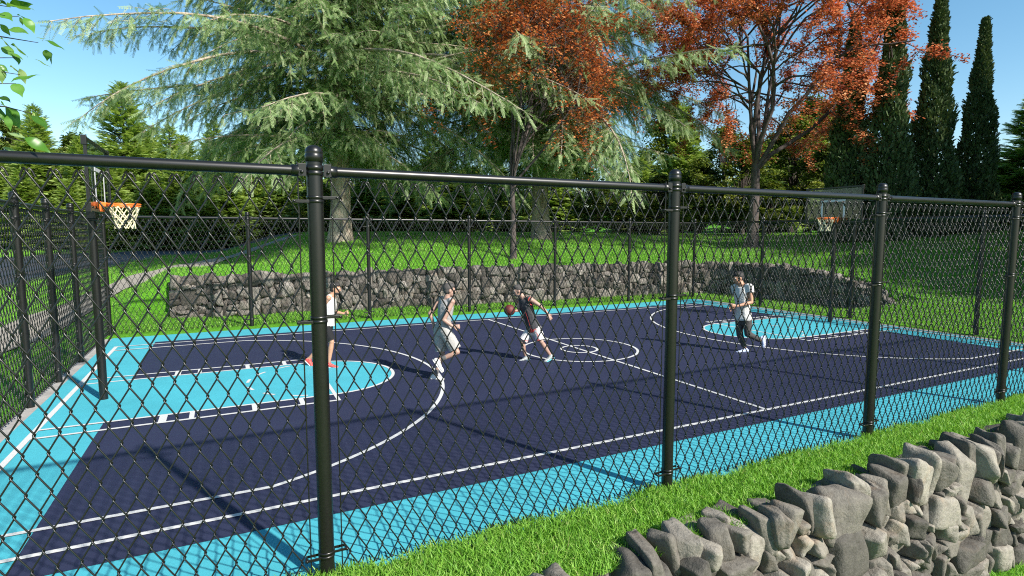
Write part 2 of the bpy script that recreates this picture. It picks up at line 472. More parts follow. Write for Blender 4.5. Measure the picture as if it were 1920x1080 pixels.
# ------------------------------------------------------------------ chain link fences
FH = 3.60; RAILZ = 3.40; FZ0, FZ1 = 0.075, 3.325
PR, RR = 0.062, 0.040
def fabric_mesh(width, nsides=5, wr=0.0064):
    ns = max(2, int(round(width/0.0692))); w = width/ns
    rows = 25; hh = (FZ1-FZ0)/(rows-1)     # node rows
    mb = MB()
    zs = FZ0+hh*np.arange(rows)
    for i in range(ns):
        P = []
        for r in range(rows):
            right = (r+i) % 2
            xn = -width/2+w*(i+right); o = 1 if right else -1
            z = zs[r]+rng.uniform(-.002, .002)
            yA = 0.0085 if right else -0.0085
            P += [(xn-o*.0080, yA, z-.024), (xn+o*.0022, yA*.75, z-.010), (xn+o*.0062, 0, z),
                  (xn+o*.0022, -yA*.75, z+.010), (xn-o*.0080, -yA, z+.024)]
        P = [p for p in P if p is not None]
        P = np.array(P)
        # hooked ends
        if True:
            o = 1 if ((rows-1+i) % 2) else -1
            n = P[-3]
            tail = np.array([[n[0]+o*.006, .010, n[2]+.013], [n[0]+o*.020, .014, n[2]-.006], [n[0]+o*.034, .016, n[2]-.045]])
            P = np.concatenate([P[:-2], tail])
            o = 1 if (i % 2) else -1; n = P[2]
            tail = np.array([[n[0]+o*.040, .018, n[2]+.050], [n[0]+o*.026, .016, n[2]+.004], [n[0]+o*.006, .010, n[2]-.014]])
            P = np.concatenate([tail, P[2:]])
        mb.tube(P, wr, nsides, 0.5, False, (0, 1, 0))
    return mb.mesh('wire_mesh')
POSTM = {}
def post_meshes():
    b = MB(); b.lathe([(PR, -.02), (PR, FH-.10)], n=28); POSTM['post'] = b.mesh('post')
    b = MB(); b.lathe([(PR+.002, FH-.13), (PR+.007, FH-.128), (PR+.007, FH-.075), (PR+.003, FH-.068), (PR+.006, FH-.06), (PR+.005, FH-.045), (PR-.004, FH-.022), (PR-.022, FH-.006), (0.02, FH), (0.0005, FH+.001)], n=28)
    POSTM['post_cap'] = b.mesh('post_cap')
    b = MB()                                                       # rail collar round the post
    for z0, z1 in ((RAILZ-.036, RAILZ+.0), (RAILZ+.004, RAILZ+.044)):
        b.lathe([(PR+.001, z0), (PR+.006, z0+.002), (PR+.006, z1-.002), (PR+.001, z1)], n=28)
    POSTM['rail_band'] = b.mesh('rail_band')
    for sgn in (-1, 1):
        b = MB()
        b.box((sgn*(PR+.032), -.034, RAILZ+.004), (.060, .010, .098), None, .5, .003)
        b.lathe([(0.0005, -.012), (.010, -.012), (.013, -.004), (.013, .004)], (sgn*(PR+.036), -.046, RAILZ-.012), 10, .5, 'y')
        b.lathe([(RR+.006, 0), (RR+.006, .05), (.03, .052)] if sgn > 0 else [(.03, -.052), (RR+.006, -.05), (RR+.006, 0)], (sgn*(PR+.058), 0, RAILZ), 20, .5, 'x')
        POSTM['rail_bracket', sgn] = b.mesh('rail_bracket')
        b = MB()                                                   # tension band: collar plus arm to the tension bar
        dz = 0.012 if sgn < 0 else -0.020
        zb = -dz
        b.lathe([(PR+.001, zb-.012), (PR+.005, zb-.011), (PR+.005, zb+.011), (PR+.001, zb+.012)], n=24)
        b.box((sgn*(PR+.045), -.040, zb), (.135, .005, .022), None, .5, .001)
        b.box((sgn*(PR+.045), .030, zb), (.105, .005, .022), None, .5, .001)
        b.lathe([(0.0005, -.010), (.010, -.010), (.010, .05)], (sgn*(PR+.098), -.042, zb), 8, .5, 'y')
        POSTM['tension_band', sgn] = b.mesh('tension_band')
post_meshes()
b = MB(); b.lathe([(.0055, FZ0-.05), (.0055, FZ1+.14)], n=8); BARM = b.mesh('tension_bar')
FAB = {}; RAILM = {}
def fence(name, loc, rz, xs, ends, label, post_filter=None):
    root = empty(name, loc, rz)
    tag(root, label, 'fence', 'chain link fences round the court')
    for k, x in enumerate(xs):
        if (k == 0 and not ends) or (k == len(xs)-1 and not ends):
            continue
        p = link('post', POSTM['post'], M['black_metal'], root, (x, 0, 0))
        link('post_cap', POSTM['post_cap'], M['black_metal'], p)
        link('rail_band', POSTM['rail_band'], M['black_metal'], p)
        for sgn in (-1, 1):
            if (sgn < 0 and k == 0) or (sgn > 0 and k == len(xs)-1): continue
            link('rail_bracket', POSTM['rail_bracket', sgn], M['black_metal'], p)
            for zb in (3.175, 2.222, 0.245):
                link('tension_band', POSTM['tension_band', sgn], M['black_metal'], p, (0, 0, zb))
    for a, b_ in zip(xs[:-1], xs[1:]):
        w = b_-a; key = round(w, 1)
        if key not in FAB:
            FAB[key] = (fabric_mesh(w-.25), w)
            m = MB(); m.lathe([(RR, -w/2+.10), (RR, w/2-.10)], n=20, axis='x'); RAILM[key] = m.mesh('top_rail')
        me, w0 = FAB[key]
        o = link('wire_mesh', me, M['wire'], root, ((a+b_)/2, 0, 0)); o.scale = (w/w0, 1, 1)
        for sgn in (-1, 1):
            link('tension_bar', BARM, M['wire'], o, (sgn*(w0/2-.125), -.004, 0))
        o = link('top_rail', RAILM[key], M['black_metal'], root, ((a+b_)/2, 0, RAILZ)); o.scale = (w/w0, 1, 1)
    return root
XS = [-10.955+3.7005*k for k in range(7)]
NY, FY = -7.1687, 7.62
fence('chain_link_fence', (0, NY, 0), 0, XS, True, 'tall black chain link fence closest to the camera, in front of the whole court')
fence('chain_link_fence', (0, FY, 0), 0, XS, True, 'black chain link fence along the far side of the court, before the long stone wall')
fence('chain_link_fence', (-10.955, 0, 0), R_(90), [NY, -3.53, 0.10, 1.95, 3.92, FY], False, 'black chain link fence behind the hoop nearest the camera, beside the path and road')
fence('chain_link_fence', (XS[-1], 0, 0), R_(90), [NY+(FY-NY)*k/4 for k in range(5)], False, 'black chain link fence at the far end of the court, before the shaded bank')

# ------------------------------------------------------------------ basketball hoops
def rbar(mb, a, b_, w):
    """square bar between two points"""
    a = np.array(a, float); b_ = np.array(b_, float); L = np.linalg.norm(b_-a)
    X_ = (b_-a)/L; h = np.array([0, 1, 0.]) if abs(X_[1]) < .9 else np.array([1., 0, 0])
    Y_ = np.cross(h, X_); Y_ /= np.linalg.norm(Y_); Z_ = np.cross(X_, Y_)
    mb.box((a+b_)/2, (L, w, w), np.stack([X_, Y_, Z_], -1), .5, w*.12)
def hoop(loc, rz, label):
    """local +x points at the court"""
    r = empty('basketball_hoop', loc, rz); tag(r, label, 'basketball hoop', 'hoops at the two ends of the court')
    m = MB(); m.lathe([(.066, -.03), (.066, 3.22)], n=24); m.build('pole', M['black_metal'], r)
    bx = 0.14; w, z0, z1 = 0.95, 3.30, 4.40
    m = MB(); m.box((.02, 0, 3.30), (.13, .34, .26), None, .5, .01); m.box((.02, 0, 3.16), (.2, .2, .05), None, .5, .01)
    rbar(m, (.02, -.25, 3.32), (.02, -.25, 4.2), .05); rbar(m, (.02, .25, 3.32), (.02, .25, 4.2), .05)
    m.build('support_arm', M['black_metal'], r)
    g_ = MB(); g_.box((bx, 0, (z0+z1)/2), (.018, 2*w-.08, z1-z0-.08)); bb = g_.build('backboard', M['glass'], r)
    m = MB()
    rbar(m, (bx, -w, z1), (bx, w, z1), .05); rbar(m, (bx, -w, z0), (bx, w, z0), .05)
    rbar(m, (bx, -w, z0+.025), (bx, -w, z1-.025), .045); rbar(m, (bx, w, z0+.025), (bx, w, z1-.025), .045)
    for sy in (-1, 1): m.box((bx-.01, sy*w, z1-.03), (.075, .065, .15), None, .5, .008)
    for sy in (-1, 1): m.box((bx-.01, sy*w, z0+.03), (.075, .065, .15), None, .5, .008)
    m.build('frame', M['black_metal'], bb)
    m = MB(); sw, s0, s1, t = .41, 3.46, 3.98, .03
    x = bx+.0125
    for c, d in (((x, 0, s1), (.005, 2*sw, 2*t)), ((x, -sw+t, (s0+s1-t)/2-.02), (.005, 2*t, s1-s0-t)), ((x, sw-t, (s0+s1-t)/2-.02), (.005, 2*t, s1-s0-t))):
        m.box(c, d)
    m.build('target_square', M['white_plastic'], bb)
    rz_ = 3.425; rr = .245; cx = bx+.09+rr
    m = MB()
    a = np.linspace(0, 2*np.pi, 49)
    m.tube(np.stack([cx+rr*np.cos(a), rr*np.sin(a), np.full(49, rz_)], -1), .014, 10, .5, False, (0, 0, 1))
    m.tube(np.stack([cx+rr*np.cos(a), rr*np.sin(a), np.full(49, rz_-.035)], -1), .010, 8, .5, False, (0, 0, 1))
    m.box((bx+.05, 0, rz_-.01), (.10, .30, .075), None, .5, .01); m.box((bx+.024, 0, rz_-.05), (.02, .42, .17), None, .5, .006)
    for sy in (-1, 1): rbar(m, (bx+.08, sy*.12, rz_), (cx-rr*.62, sy*rr*.78, rz_), .022)
    rim = m.build('rim', M['orange'], r)
    m = MB(); nl = 9; lev = [(0, 1.0), (.14, .80), (.23, .66), (.31, .60), (.40, .62)]
    for k in range(nl):
        for sgn in (-1, 1):
            P = []
            for j, (dz, f) in enumerate(lev):
                th = 2*np.pi*(k+sgn*0.5*j)/nl
                P.append((cx+rr*f*math.cos(th), rr*f*math.sin(th), rz_-.02-dz))
            m.tube(P, .010, 5, .5, False)
    m.build('net', M['net'], rim)
    return r
hoop((-9.93, .08, 0), 0, 'basketball hoop closest to the camera with clear board, orange rim and white net')
hoop((9.93, .05, 0), math.pi, 'far basketball hoop in front of the dark cypresses, seen facing the camera')

# ------------------------------------------------------------------ dry stone walls
def stone_protos(n, seed):
    r = np.random.RandomState(seed); out = []
    for k in range(n):
        bm = bmesh.new()
        pts = []
        for sx in (-1, 1):
            for sy in (-1, 1):
                for sz in (-1, 1):
                    p = np.array([sx, sy, sz])*0.5*(1-r.uniform(.05, .62, 3)*(r.uniform(0, 1, 3) < .8)); pts.append(p)
        for q in range(6):
            p = r.uniform(-.5, .5, 3); ax = r.randint(3); p[ax] = np.sign(p[ax])*r.uniform(.44, .52); p *= np.array([.85, .85, .85])+0.15*(np.arange(3) == ax)
            pts.append(p)
        vs = [bm.verts.new(p) for p in pts]
        res = bmesh.ops.convex_hull(bm, input=vs)
        bmesh.ops.delete(bm, geom=[v for v in bm.verts if not v.link_faces], context='VERTS')
        bmesh.ops.dissolve_limit(bm, angle_limit=R_(9), verts=list(bm.verts), edges=list(bm.edges))
        bmesh.ops.triangulate(bm, faces=list(bm.faces))
        for q in range(3):
            bmesh.ops.subdivide_edges(bm, edges=[e for e in bm.edges if e.calc_length() > .16], cuts=1)
            bmesh.ops.triangulate(bm, faces=list(bm.faces))
        for q in range(1 if r.uniform() < .45 else 2):
            bmesh.ops.smooth_vert(bm, verts=list(bm.verts), factor=.5, use_axis_x=True, use_axis_y=True, use_axis_z=True)
        bm.verts.index_update()
        v = np.array([q.co[:] for q in bm.verts]); f = np.array([[q.index for q in p.verts] for p in bm.faces]); bm.free()
        ph = r.uniform(0, 6, 3)
        v = v*(1+0.035*np.sin(v[:, [1]]*9+ph[0])*np.sin(v[:, [2]]*8+ph[1])+0.02*np.sin(v[:, [0]]*17+ph[2]))
        out.append((v, f))
    return out
PROTO = stone_protos(26, 3)
def cells(x0, x1, z0, z1, target, r, out, tall=1.0):
    w, h = x1-x0, z1-z0
    t = target*math.exp(r.normal(-.1, .65))
    if w*h < t and w < 2.6*h and h < 2.8*w or min(w, h) < .09 or max(w, h) < .16:
        out.append((x0, x1, z0, z1)); return
    if w*r.uniform(.7, 1.4)*tall > h:
        c = x0+w*r.uniform(.34, .66); cells(x0, c, z0, z1, target, r, out, tall); cells(c, x1, z0, z1, target, r, out, tall)
    else:
        c = z0+h*r.uniform(.32, .68); cells(x0, x1, z0, c, target, r, out, tall); cells(x0, x1, c, z1, target, r, out, tall)
def stone_wall(name, path, hts, z0, target, depth, mat, seed, label, batter=0.0, side=-1, topvar=.14, caps=True, proud=.06, tall=1.0, fit=1.0):
    r = np.random.RandomState(seed)
    path = np.array(path, float); d = np.r_[0, np.cumsum(np.hypot(*np.diff(path, axis=0).T))]; Lw = d[-1]
    P = lambda s: np.array([np.interp(s, d, path[:, 0]), np.interp(s, d, path[:, 1])])
    H = lambda s: np.interp(s, d, hts)
    mb = MB(); out = []
    Hm = max(hts); s = 0.0
    while s < Lw:
        w = min(r.uniform(1.6, 2.6), Lw-s)
        if w < .4: break
        cells(s, s+w, 0, Hm, target, r, out, tall); s += w
    def put(s, z, w, h, dep, off, tint):
        c = P(s); e = 0.15; t = P(min(s+e, Lw))-P(max(s-e, 0)); t /= np.linalg.norm(t); nrm = np.array([t[1], -t[0]])*(-side)
        v, f = PROTO[r.randint(len(PROTO))]
        fl = r.choice([-1, 1], 3); v = v*fl; ff = f if fl.prod() > 0 else f[:, ::-1]
        v = v*np.array([w, dep, h])
        a = r.normal(0, .16); ca, sa = math.cos(a), math.sin(a)
        v = np.stack([v[:, 0]*ca-v[:, 2]*sa, v[:, 1], v[:, 0]*sa+v[:, 2]*ca], -1)
        a = r.uniform(-.35, .35); ca, sa = math.cos(a), math.sin(a)
        v = np.stack([v[:, 0]*ca-v[:, 1]*sa, v[:, 0]*sa+v[:, 1]*ca, v[:, 2]], -1)
        w3 = np.stack([c[0]+v[:, 0]*t[0]+(v[:, 1]-off)*nrm[0]*-1, c[1]+v[:, 0]*t[1]+(v[:, 1]-off)*nrm[1]*-1, v[:, 2]+z], -1)
        mb.add(w3, ff, tint, True)
    for x0, x1, a, b_ in out:
        s = (x0+x1)/2; h = H(s)
        if a > h-.08: continue
        top = b_ > h-.12
        if b_ > h: b_ = h+r.uniform(-.02, topvar)
        elif top: b_ += r.uniform(-.03, topvar)
        z = (a+b_)/2
        put(s, z0+z, (x1-x0)*r.uniform(1.2, 1.42)*fit, (b_-a)*r.uniform(1.18, 1.42)*fit, depth*r.uniform(.85, 1.25), batter*(1-z/Hm)+r.uniform(-proud, proud), r.uniform(0, 1))
        if top and caps:
            put(s+r.uniform(-.1, .1), z0+H(s)-.13+r.uniform(-.10, .10), (x1-x0)*1.1+.05, r.uniform(.22, .36), depth*.8, -depth*.55+r.uniform(-.08, .08), r.uniform(0, 1))
    # hearting (the dark fill between the stones)
    n = int(Lw/.4)+2
    for k in range(n-1):
        s0, s1 = Lw*k/(n-1), Lw*(k+1)/(n-1); c = P((s0+s1)/2); t = P(s1)-P(s0); l = np.linalg.norm(t); t /= l
        nrm = np.array([t[1], -t[0]])*(-side); hh = H((s0+s1)/2)-.16
        if hh < .1: continue
        Mx = np.array([[t[0], -nrm[0], 0], [t[1], -nrm[1], 0], [0, 0, 1]]).astype(float)
        mb.box((c[0]-nrm[0]*depth*.35*1, c[1]-nrm[1]*depth*.35*1, z0+hh/2), (l+.06, depth*1.0, hh), Mx, 0.0)
    o = mb.build(name, mat); tag(o, label, 'stone wall'); return o
stone_wall('stone_wall', WALL, WALLH, 0.0, .125, .42, M['rock_far'], 11, 'long dark dry stone retaining wall curving behind the far side of the court', 0.05, -1, .12)
NW = [(-8.6, -8.22), (-5.5, -8.2), (-2.4, -8.26), (0.85, -8.22), (4, -8.22), (9, -8.22), (14, -8.22)]
stone_wall('stone_wall', NW, [1.42, 1.42, 1.50, 1.52, 1.52, 1.52, 1.52], -1.42, .064, .42, M['rock'], 5, 'pale grey dry stone wall of angular stones below the grass strip beside the camera', 0.22, -1, .26, True, .08, 1.18, .99)

# ------------------------------------------------------------------ grass blades
def blades(name, n, sampler, hgt, wid, seed, clump=None):
    r = np.random.RandomState(seed)
    P = sampler(n, r); n = len(P)
    h = hgt*r.uniform(.55, 1.25, n)*P[:, 3]; w = wid*r.uniform(.7, 1.3, n)*P[:, 3]
    a = r.uniform(0, 2*np.pi, n); la = r.uniform(0, 2*np.pi, n); le = r.uniform(.15, .95, n)
    side = np.stack([np.cos(a), np.sin(a), np.zeros(n)], -1)*w[:, None]/2
    lean = np.stack([np.cos(la)*le, np.sin(la)*le, np.ones(n)], -1); lean /= np.linalg.norm(lean, axis=1, keepdims=True)
    b0 = P[:, :3]; mid = b0+lean*h[:, None]*.55; tip = mid+(lean+np.stack([np.cos(la)*le*.9, np.sin(la)*le*.9, -.25*le], -1))*h[:, None]*.42
    v = np.stack([b0-side, b0+side, mid+side*.75, mid-side*.75, tip], 1).reshape(-1, 3)
    base = np.arange(n)[:, None]*5
    mb = MB(); t = np.clip(r.normal(.5, .22, n), 0, 1)
    mb.add(v, base+np.array([[0, 1, 2, 3]]), t)
    q = MB()
    f3 = base+np.array([[3, 2, 4]])
    mb.F[3].append(f3); mb.T[3].append(t.astype(np.float32)); mb.S[3].append(np.zeros(n, bool))
    return tag(mb.build(name, M['grass']), kind='stuff')
def near_strip(n, r):
    x = -8.6+22*r.uniform(0, 1, n)**1.5; y = r.uniform(-8.2, -7.12, n)
    edge = -7.17+0.05*np.sin(x*3.1)+.04*np.sin(x*7.7); k = y < edge
    x, y = x[k], y[k]; return np.stack([x, y, terrain(x, y)*0+.04, np.ones(len(x))], -1)
blades('grass', 95000, near_strip, .105, .0115, 1)
def low_strip(n, r):
    x = r.uniform(-6, 5, n); y = r.uniform(-10.2, -8.5, n)
    return np.stack([x, y, terrain(x, y), np.ones(n)], -1)
blades('grass', 16000, low_strip, .10, .009, 2)
def dist_to(line, x, y):
    d = np.full(len(x), 1e9)
    for i in range(0, len(line), 2): d = np.minimum(d, np.hypot(x-line[i, 0], y-line[i, 1]))
    return d
def lawn(n, r):
    # uniform in the view fan out to 46 m, thinning with distance
    t = 11+34*r.uniform(0, 1, n)**1.3; u = r.uniform(-1.02, 1.02, n)*0.9
    x = CAM[0]+t*(math.sin(YAW)+u*math.cos(YAW)); y = CAM[1]+t*(math.cos(YAW)-u*math.sin(YAW))
    ok = ~((x > -11.04) & (x < 11.25) & (y > -7.27) & (y < 7.62)) & (y > -7.0)
    ok &= dist_to(road_c, x, y) > 4.25
    ok &= dist_to(path_c, x, y) > .9
    x, y, t = x[ok], y[ok], t[ok]
    return np.stack([x, y, terrain(x, y)-.01, np.clip(t/22, .7, 1.7)], -1)
blades('grass', 330000, lawn, .105, .021, 3)

# ------------------------------------------------------------------ trees
def spray_template(npairs, ang, ln, wd, droop=0.0, taper=.45):
    v = []; f = []
    for i in range(npairs):
        x = (i+.6)/npairs
        L = ln*(1-taper*x)
        for s in (-1, 1):
            d = np.array([math.cos(ang), s*math.sin(ang), -droop])
            b0 = np.array([x-.5/npairs, 0, 0]); n = np.array([-d[1], d[0], 0])/1.0*wd/2
            k = len(v); m = b0+d*L*.45
            v += [b0, m+n, b0+d*L, m-n]; f.append([k, k+1, k+2, k+3])
    k = len(v); v += [[0, -.012, 0], [0, .012, 0], [1, 0, -.0]]
    v += [[1, .004, 0]]; f.append([k, k+1, k+3, k+2])
    return np.array(v, float), np.array(f)
def curve(p0, d0, L, n, bend, r, wob=.12):
    """polyline: starts along d0, bend is a vector added over its length"""
    P = [np.array(p0, float)]; d = np.array(d0, float); d /= np.linalg.norm(d)
    for i in range(n):
        d = d+np.array(bend)/n+r.normal(0, wob, 3)/n**.5*.5; d /= np.linalg.norm(d); P.append(P[-1]+d*L/n)
    return np.array(P)
def trunk_flare(mb, P, r0, r1, n=14):
    m = len(P); k = np.linspace(0, 1, m); rr = r0*(1-k)+r1*k
    rr = rr*(1+.45*np.exp(-k*m*.9)); mb.tube(P, rr, n, .5, True)
SPRAY = spray_template(9, R_(46), .24, .050, .10, .5)
def cedar(name, loc, H, seed, label, spread=13.0, zlow=4.2, nb=92, fullness=1.0, lean=(0, 0)):
    r = np.random.RandomState(seed)
    root = empty(name, loc); tag(root, label, 'tree')
    tk = MB(); zz = np.linspace(-.3, H, 26); P = np.stack([lean[0]*zz/H+.15*np.sin(zz*.25), lean[1]*zz/H+.1*np.sin(zz*.2+1), zz], -1)
    trunk_flare(tk, P, .52, .05, 16)
    D = []; T = []; Lz = []; sd = []; tw = MB()
    for b_ in range(nb):
        q = (b_+r.uniform(0, 1))/nb
        z = zlow+(H*.93-zlow)*q**1.15
        az = b_*2.399+r.uniform(-.4, .4)
        L = spread*(1-(z-zlow)/(H-zlow))**.62*r.uniform(.36, 1.05)+.6
        if z < zlow+2.0: L *= r.uniform(.45, .75)
        p0 = np.array([np.interp(z, zz, P[:, 0]), np.interp(z, zz, P[:, 1]), z])
        el = r.uniform(-.15, .55)+.30*q
        d0 = np.array([math.cos(az)*math.cos(el), math.sin(az)*math.cos(el), math.sin(el)])
        n = 12
        B = curve(p0, d0, L, n, (r.normal(0, .25), r.normal(0, .25), -.75+.35*q+r.uniform(-.35, .35)), r, .16)
        r0 = .020+.0068*L
        tk.tube(B, np.linspace(r0, .012, n+1), 6 if L > 5 else 5, .5, False)
        cum = np.linspace(0, L, n+1)
        s = L*r.uniform(.06, .16)
        while s < L:
            k = s/L; i = min(n-1, int(k*n)); pb = B[i]+(B[i+1]-B[i])*(k*n-i); tg = B[i+1]-B[i]; tg /= np.linalg.norm(tg)
            lat = np.cross(tg, [0, 0, 1.]); lat /= np.linalg.norm(lat)+1e-9
            for sg in (-1, 1):
                tl = (.55+1.85*math.sin(math.pi*min(1, k*.82+.18))**.8*min(1, L/8))*r.uniform(.35, 1.35)*(1.15-.5*k)
                d = tg*r.uniform(.55, .95)+lat*sg*r.uniform(.3, 1.0)+np.array([0, 0, r.uniform(-.75, .40)])
                tp = curve(pb, d, tl, 5, (0, 0, -r.uniform(.3, 1.5)), r, .16)
                tw.tube(tp, np.linspace(.013, .004, 6), 3, .9, False)
                ns = max(2, int(tl/.062*fullness))
                for j in range(ns):
                    u = (j+r.uniform(.2, .9))/ns; ii = min(4, int(u*5)); pp = tp[ii]+(tp[ii+1]-tp[ii])*(u*5-ii); tt = tp[ii+1]-tp[ii]; tt /= np.linalg.norm(tt)
                    l2 = np.cross(tt, [0, 0, 1.]); l2 /= np.linalg.norm(l2)+1e-9
                    sp = tt*r.uniform(.35, .9)+l2*r.choice([-1, 1])*r.uniform(.1, 1.0)+np.array([0, 0, r.uniform(-1.1, .5)])
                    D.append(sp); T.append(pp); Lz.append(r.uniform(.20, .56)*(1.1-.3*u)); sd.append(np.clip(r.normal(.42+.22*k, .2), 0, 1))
                D.append(tp[-1]-tp[-2]); T.append(tp[-2]); Lz.append(.55); sd.append(.8)
            s += r.uniform(.33, .52)
        D.append(B[-1]-B[-2]); T.append(B[-1]); Lz.append(.7); sd.append(.8)
    tk.build('trunk', M['bark_con'], root)
    cr = MB(); D = np.array(D); N_ = len(D)
    Ms = frames(D, np.tile([0., 0, 1], (N_, 1)), r.uniform(-1.2, 1.2, N_))*np.array(Lz)[:, None, None]
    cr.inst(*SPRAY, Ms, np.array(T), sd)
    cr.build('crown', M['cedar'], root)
    tw.build('twigs', M['bark_con'], root)
    print(name, 'sprays', N_, 'faces', N_*len(SPRAY[1]))
    return root

FSPRAY = spray_template(9, R_(42), .36, .10, .02, .5)
def fir_meshes(H, rad, seed, dens=1.0, skirt=.04, round_=.8):
    r = np.random.RandomState(seed)
    tk = MB(); zz = np.linspace(-.3, H, 14); P = np.stack([.1*np.sin(zz*.3), .08*np.sin(zz*.4+1), zz], -1); trunk_flare(tk, P, .022*H, .02, 9)
    D = []; T = []; L_ = []; sd = []
    z = H*skirt
    while z < H*.985:
        k = (z-H*skirt)/(H*(1-skirt)); R1 = rad*(1-k)**round_*r.uniform(.8, 1.12)+.12
        nb = int(max(5, 14*dens*(1-k*.5)))
        for b_ in range(nb):
            az = r.uniform(0, 2*np.pi); L = R1*r.uniform(.7, 1.1); el = -.12+.55*k+r.uniform(-.15, .18)
            d = np.array([math.cos(az)*math.cos(el), math.sin(az)*math.cos(el), math.sin(el)])
            B = curve((0, 0, z), d, L, 5, (0, 0, .35), r, .08)
            tk.tube(B, np.linspace(.012+.008*L, .006, 6), 3, .5, False)
            n = max(2, int(L/.19*dens)); lat = np.cross(d, [0, 0, 1.]); lat /= np.linalg.norm(lat)
            for j in range(n):
                u = .22+.78*(j+r.uniform(0, 1))/n; ii = min(4, int(u*5)); pp = B[ii]+(B[ii+1]-B[ii])*(u*5-ii)
                for sg in (-1, 1):
                    D.append(d*r.uniform(.5, 1)+lat*sg*r.uniform(.2, .9)+np.array([0, 0, r.uniform(-.35, .3)])); T.append(pp)
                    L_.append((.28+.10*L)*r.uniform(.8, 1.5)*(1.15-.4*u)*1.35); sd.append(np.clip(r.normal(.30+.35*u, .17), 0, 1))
            D.append(d); T.append(B[-1]); L_.append(.5); sd.append(.85)
        z += H*.021*r.uniform(.7, 1.3)
    D.append(np.array([0, 0, 1.])); T.append(np.array([0, 0, H*.97])); L_.append(H*.05); sd.append(.6)
    cr = MB(); N_ = len(D)
    Ms = frames(np.array(D), np.tile([0., 0, 1], (N_, 1)), r.uniform(-.6, .6, N_))*np.array(L_)[:, None, None]
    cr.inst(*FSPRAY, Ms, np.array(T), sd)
    print('fir', N_)
    return tk.mesh('trunk'), cr.mesh('crown')
def leaf_template():
    v = np.array([[0, 0, 0], [.5, .33, .03], [1, 0, -.06], [.5, -.33, .03]], float); return v, np.array([[0, 1, 2, 3]])
LEAF = leaf_template()
def maple(name, loc, seed, label, fork, tips, mat, leafn, lsize, r0=.17, lean=(0, 0)):
    """vase of ascending limbs from a low fork; tips: (centre, radii) ellipsoid of the crown relative to loc"""
    r = np.random.RandomState(seed); root = empty(name, loc); tag(root, label, 'tree')
    tk = MB(); ends = []
    P = curve((0, 0, -.3), (lean[0], lean[1], 1), fork+.3, 8, (0, 0, .1), r, .10)
    trunk_flare(tk, P, r0, r0*.72, 12)
    C, E = np.array(tips[0], float), np.array(tips[1], float)
    def grow(p, goal, rad, lev):
        d = goal-p; L = np.linalg.norm(d); d0 = d/L+np.array([0, 0, .55 if lev < 2 else .1]); n = 7
        Q = [p]; dd = d0/np.linalg.norm(d0)
        for i in range(n):
            want = goal-Q[-1]; want /= np.linalg.norm(want)+1e-9
            dd = dd*.62+want*.38+r.normal(0, .10, 3); dd /= np.linalg.norm(dd); Q.append(Q[-1]+dd*L/n*1.04)
        Q = np.array(Q); tk.tube(Q, np.linspace(rad, rad*.42, n+1), 7 if lev < 2 else 4, .5, False)
        if lev >= 2: ends.append(Q)
        if lev >= 3: return
        kk = {0: 5, 1: 5, 2: 5}[lev]
        for c in range(kk):
            i = r.randint(3, n+1); p1 = Q[i]
            for _ in range(12):
                u = r.normal(0, 1, 3); u /= np.linalg.norm(u); g_ = C+E*u*r.uniform(.55, 1.0)**.5
                v = g_-p1
                if np.linalg.norm(v) < {0: 6.5, 1: 3.6, 2: 2.0}[lev] and v @ (Q[i]-Q[i-1]) > -0.1: break
            else:
                g_ = p1+(Q[i]-Q[i-1])/np.linalg.norm(Q[i]-Q[i-1])*{0: 2.6, 1: 1.6, 2: .9}[lev]+r.normal(0, .4, 3)
            grow(p1, g_, rad*{0: .46, 1: .46, 2: .5}[lev], lev+1)
    nl = 9
    for k in range(nl):
        az = 2*np.pi*(k+r.uniform(-.2, .2))/nl; e = r.uniform(.25, .8) if k % 3 else r.uniform(.05, .25)
        goal = C+E*np.array([math.cos(az)*e, math.sin(az)*e, -.25+.8*(1-e)*r.uniform(.5, 1.1)])
        grow(P[-1]-np.array([0, 0, r.uniform(0, .5)]), goal, r0*r.uniform(.34, .5), 0)
    tk.build('trunk', mat[0], root)
    # leaf clusters on the outermost twigs
    D = []; T = []; S2 = []; sd = []
    per = max(3, int(leafn/len(ends)))
    for Q in ends:
        tone = r.normal(.5, .2)
        if r.uniform() < (.24 if leafn < 40000 else .12): continue
        for j in range(per):
            i = r.randint(2, len(Q)); p = Q[i]+r.normal(0, 1, 3)*np.array([.15, .15, .10])
            h = r.uniform(0, 2*np.pi); D.append([math.cos(h), math.sin(h), r.uniform(-.75, .05)]); T.append(p); S2.append(lsize*r.uniform(.6, 1.25)); sd.append(np.clip(tone+r.normal(0, .17), 0, 1))
    cr = MB(); N_ = len(D); Ms = frames(np.array(D), np.tile([0., 0, 1], (N_, 1)), r.normal(0, .45, N_))*np.array(S2)[:, None, None]
    cr.inst(*LEAF, Ms, np.array(T), sd); cr.build('crown', mat[1], root); print(name, 'leaves', N_, 'ends', len(ends))
    return root
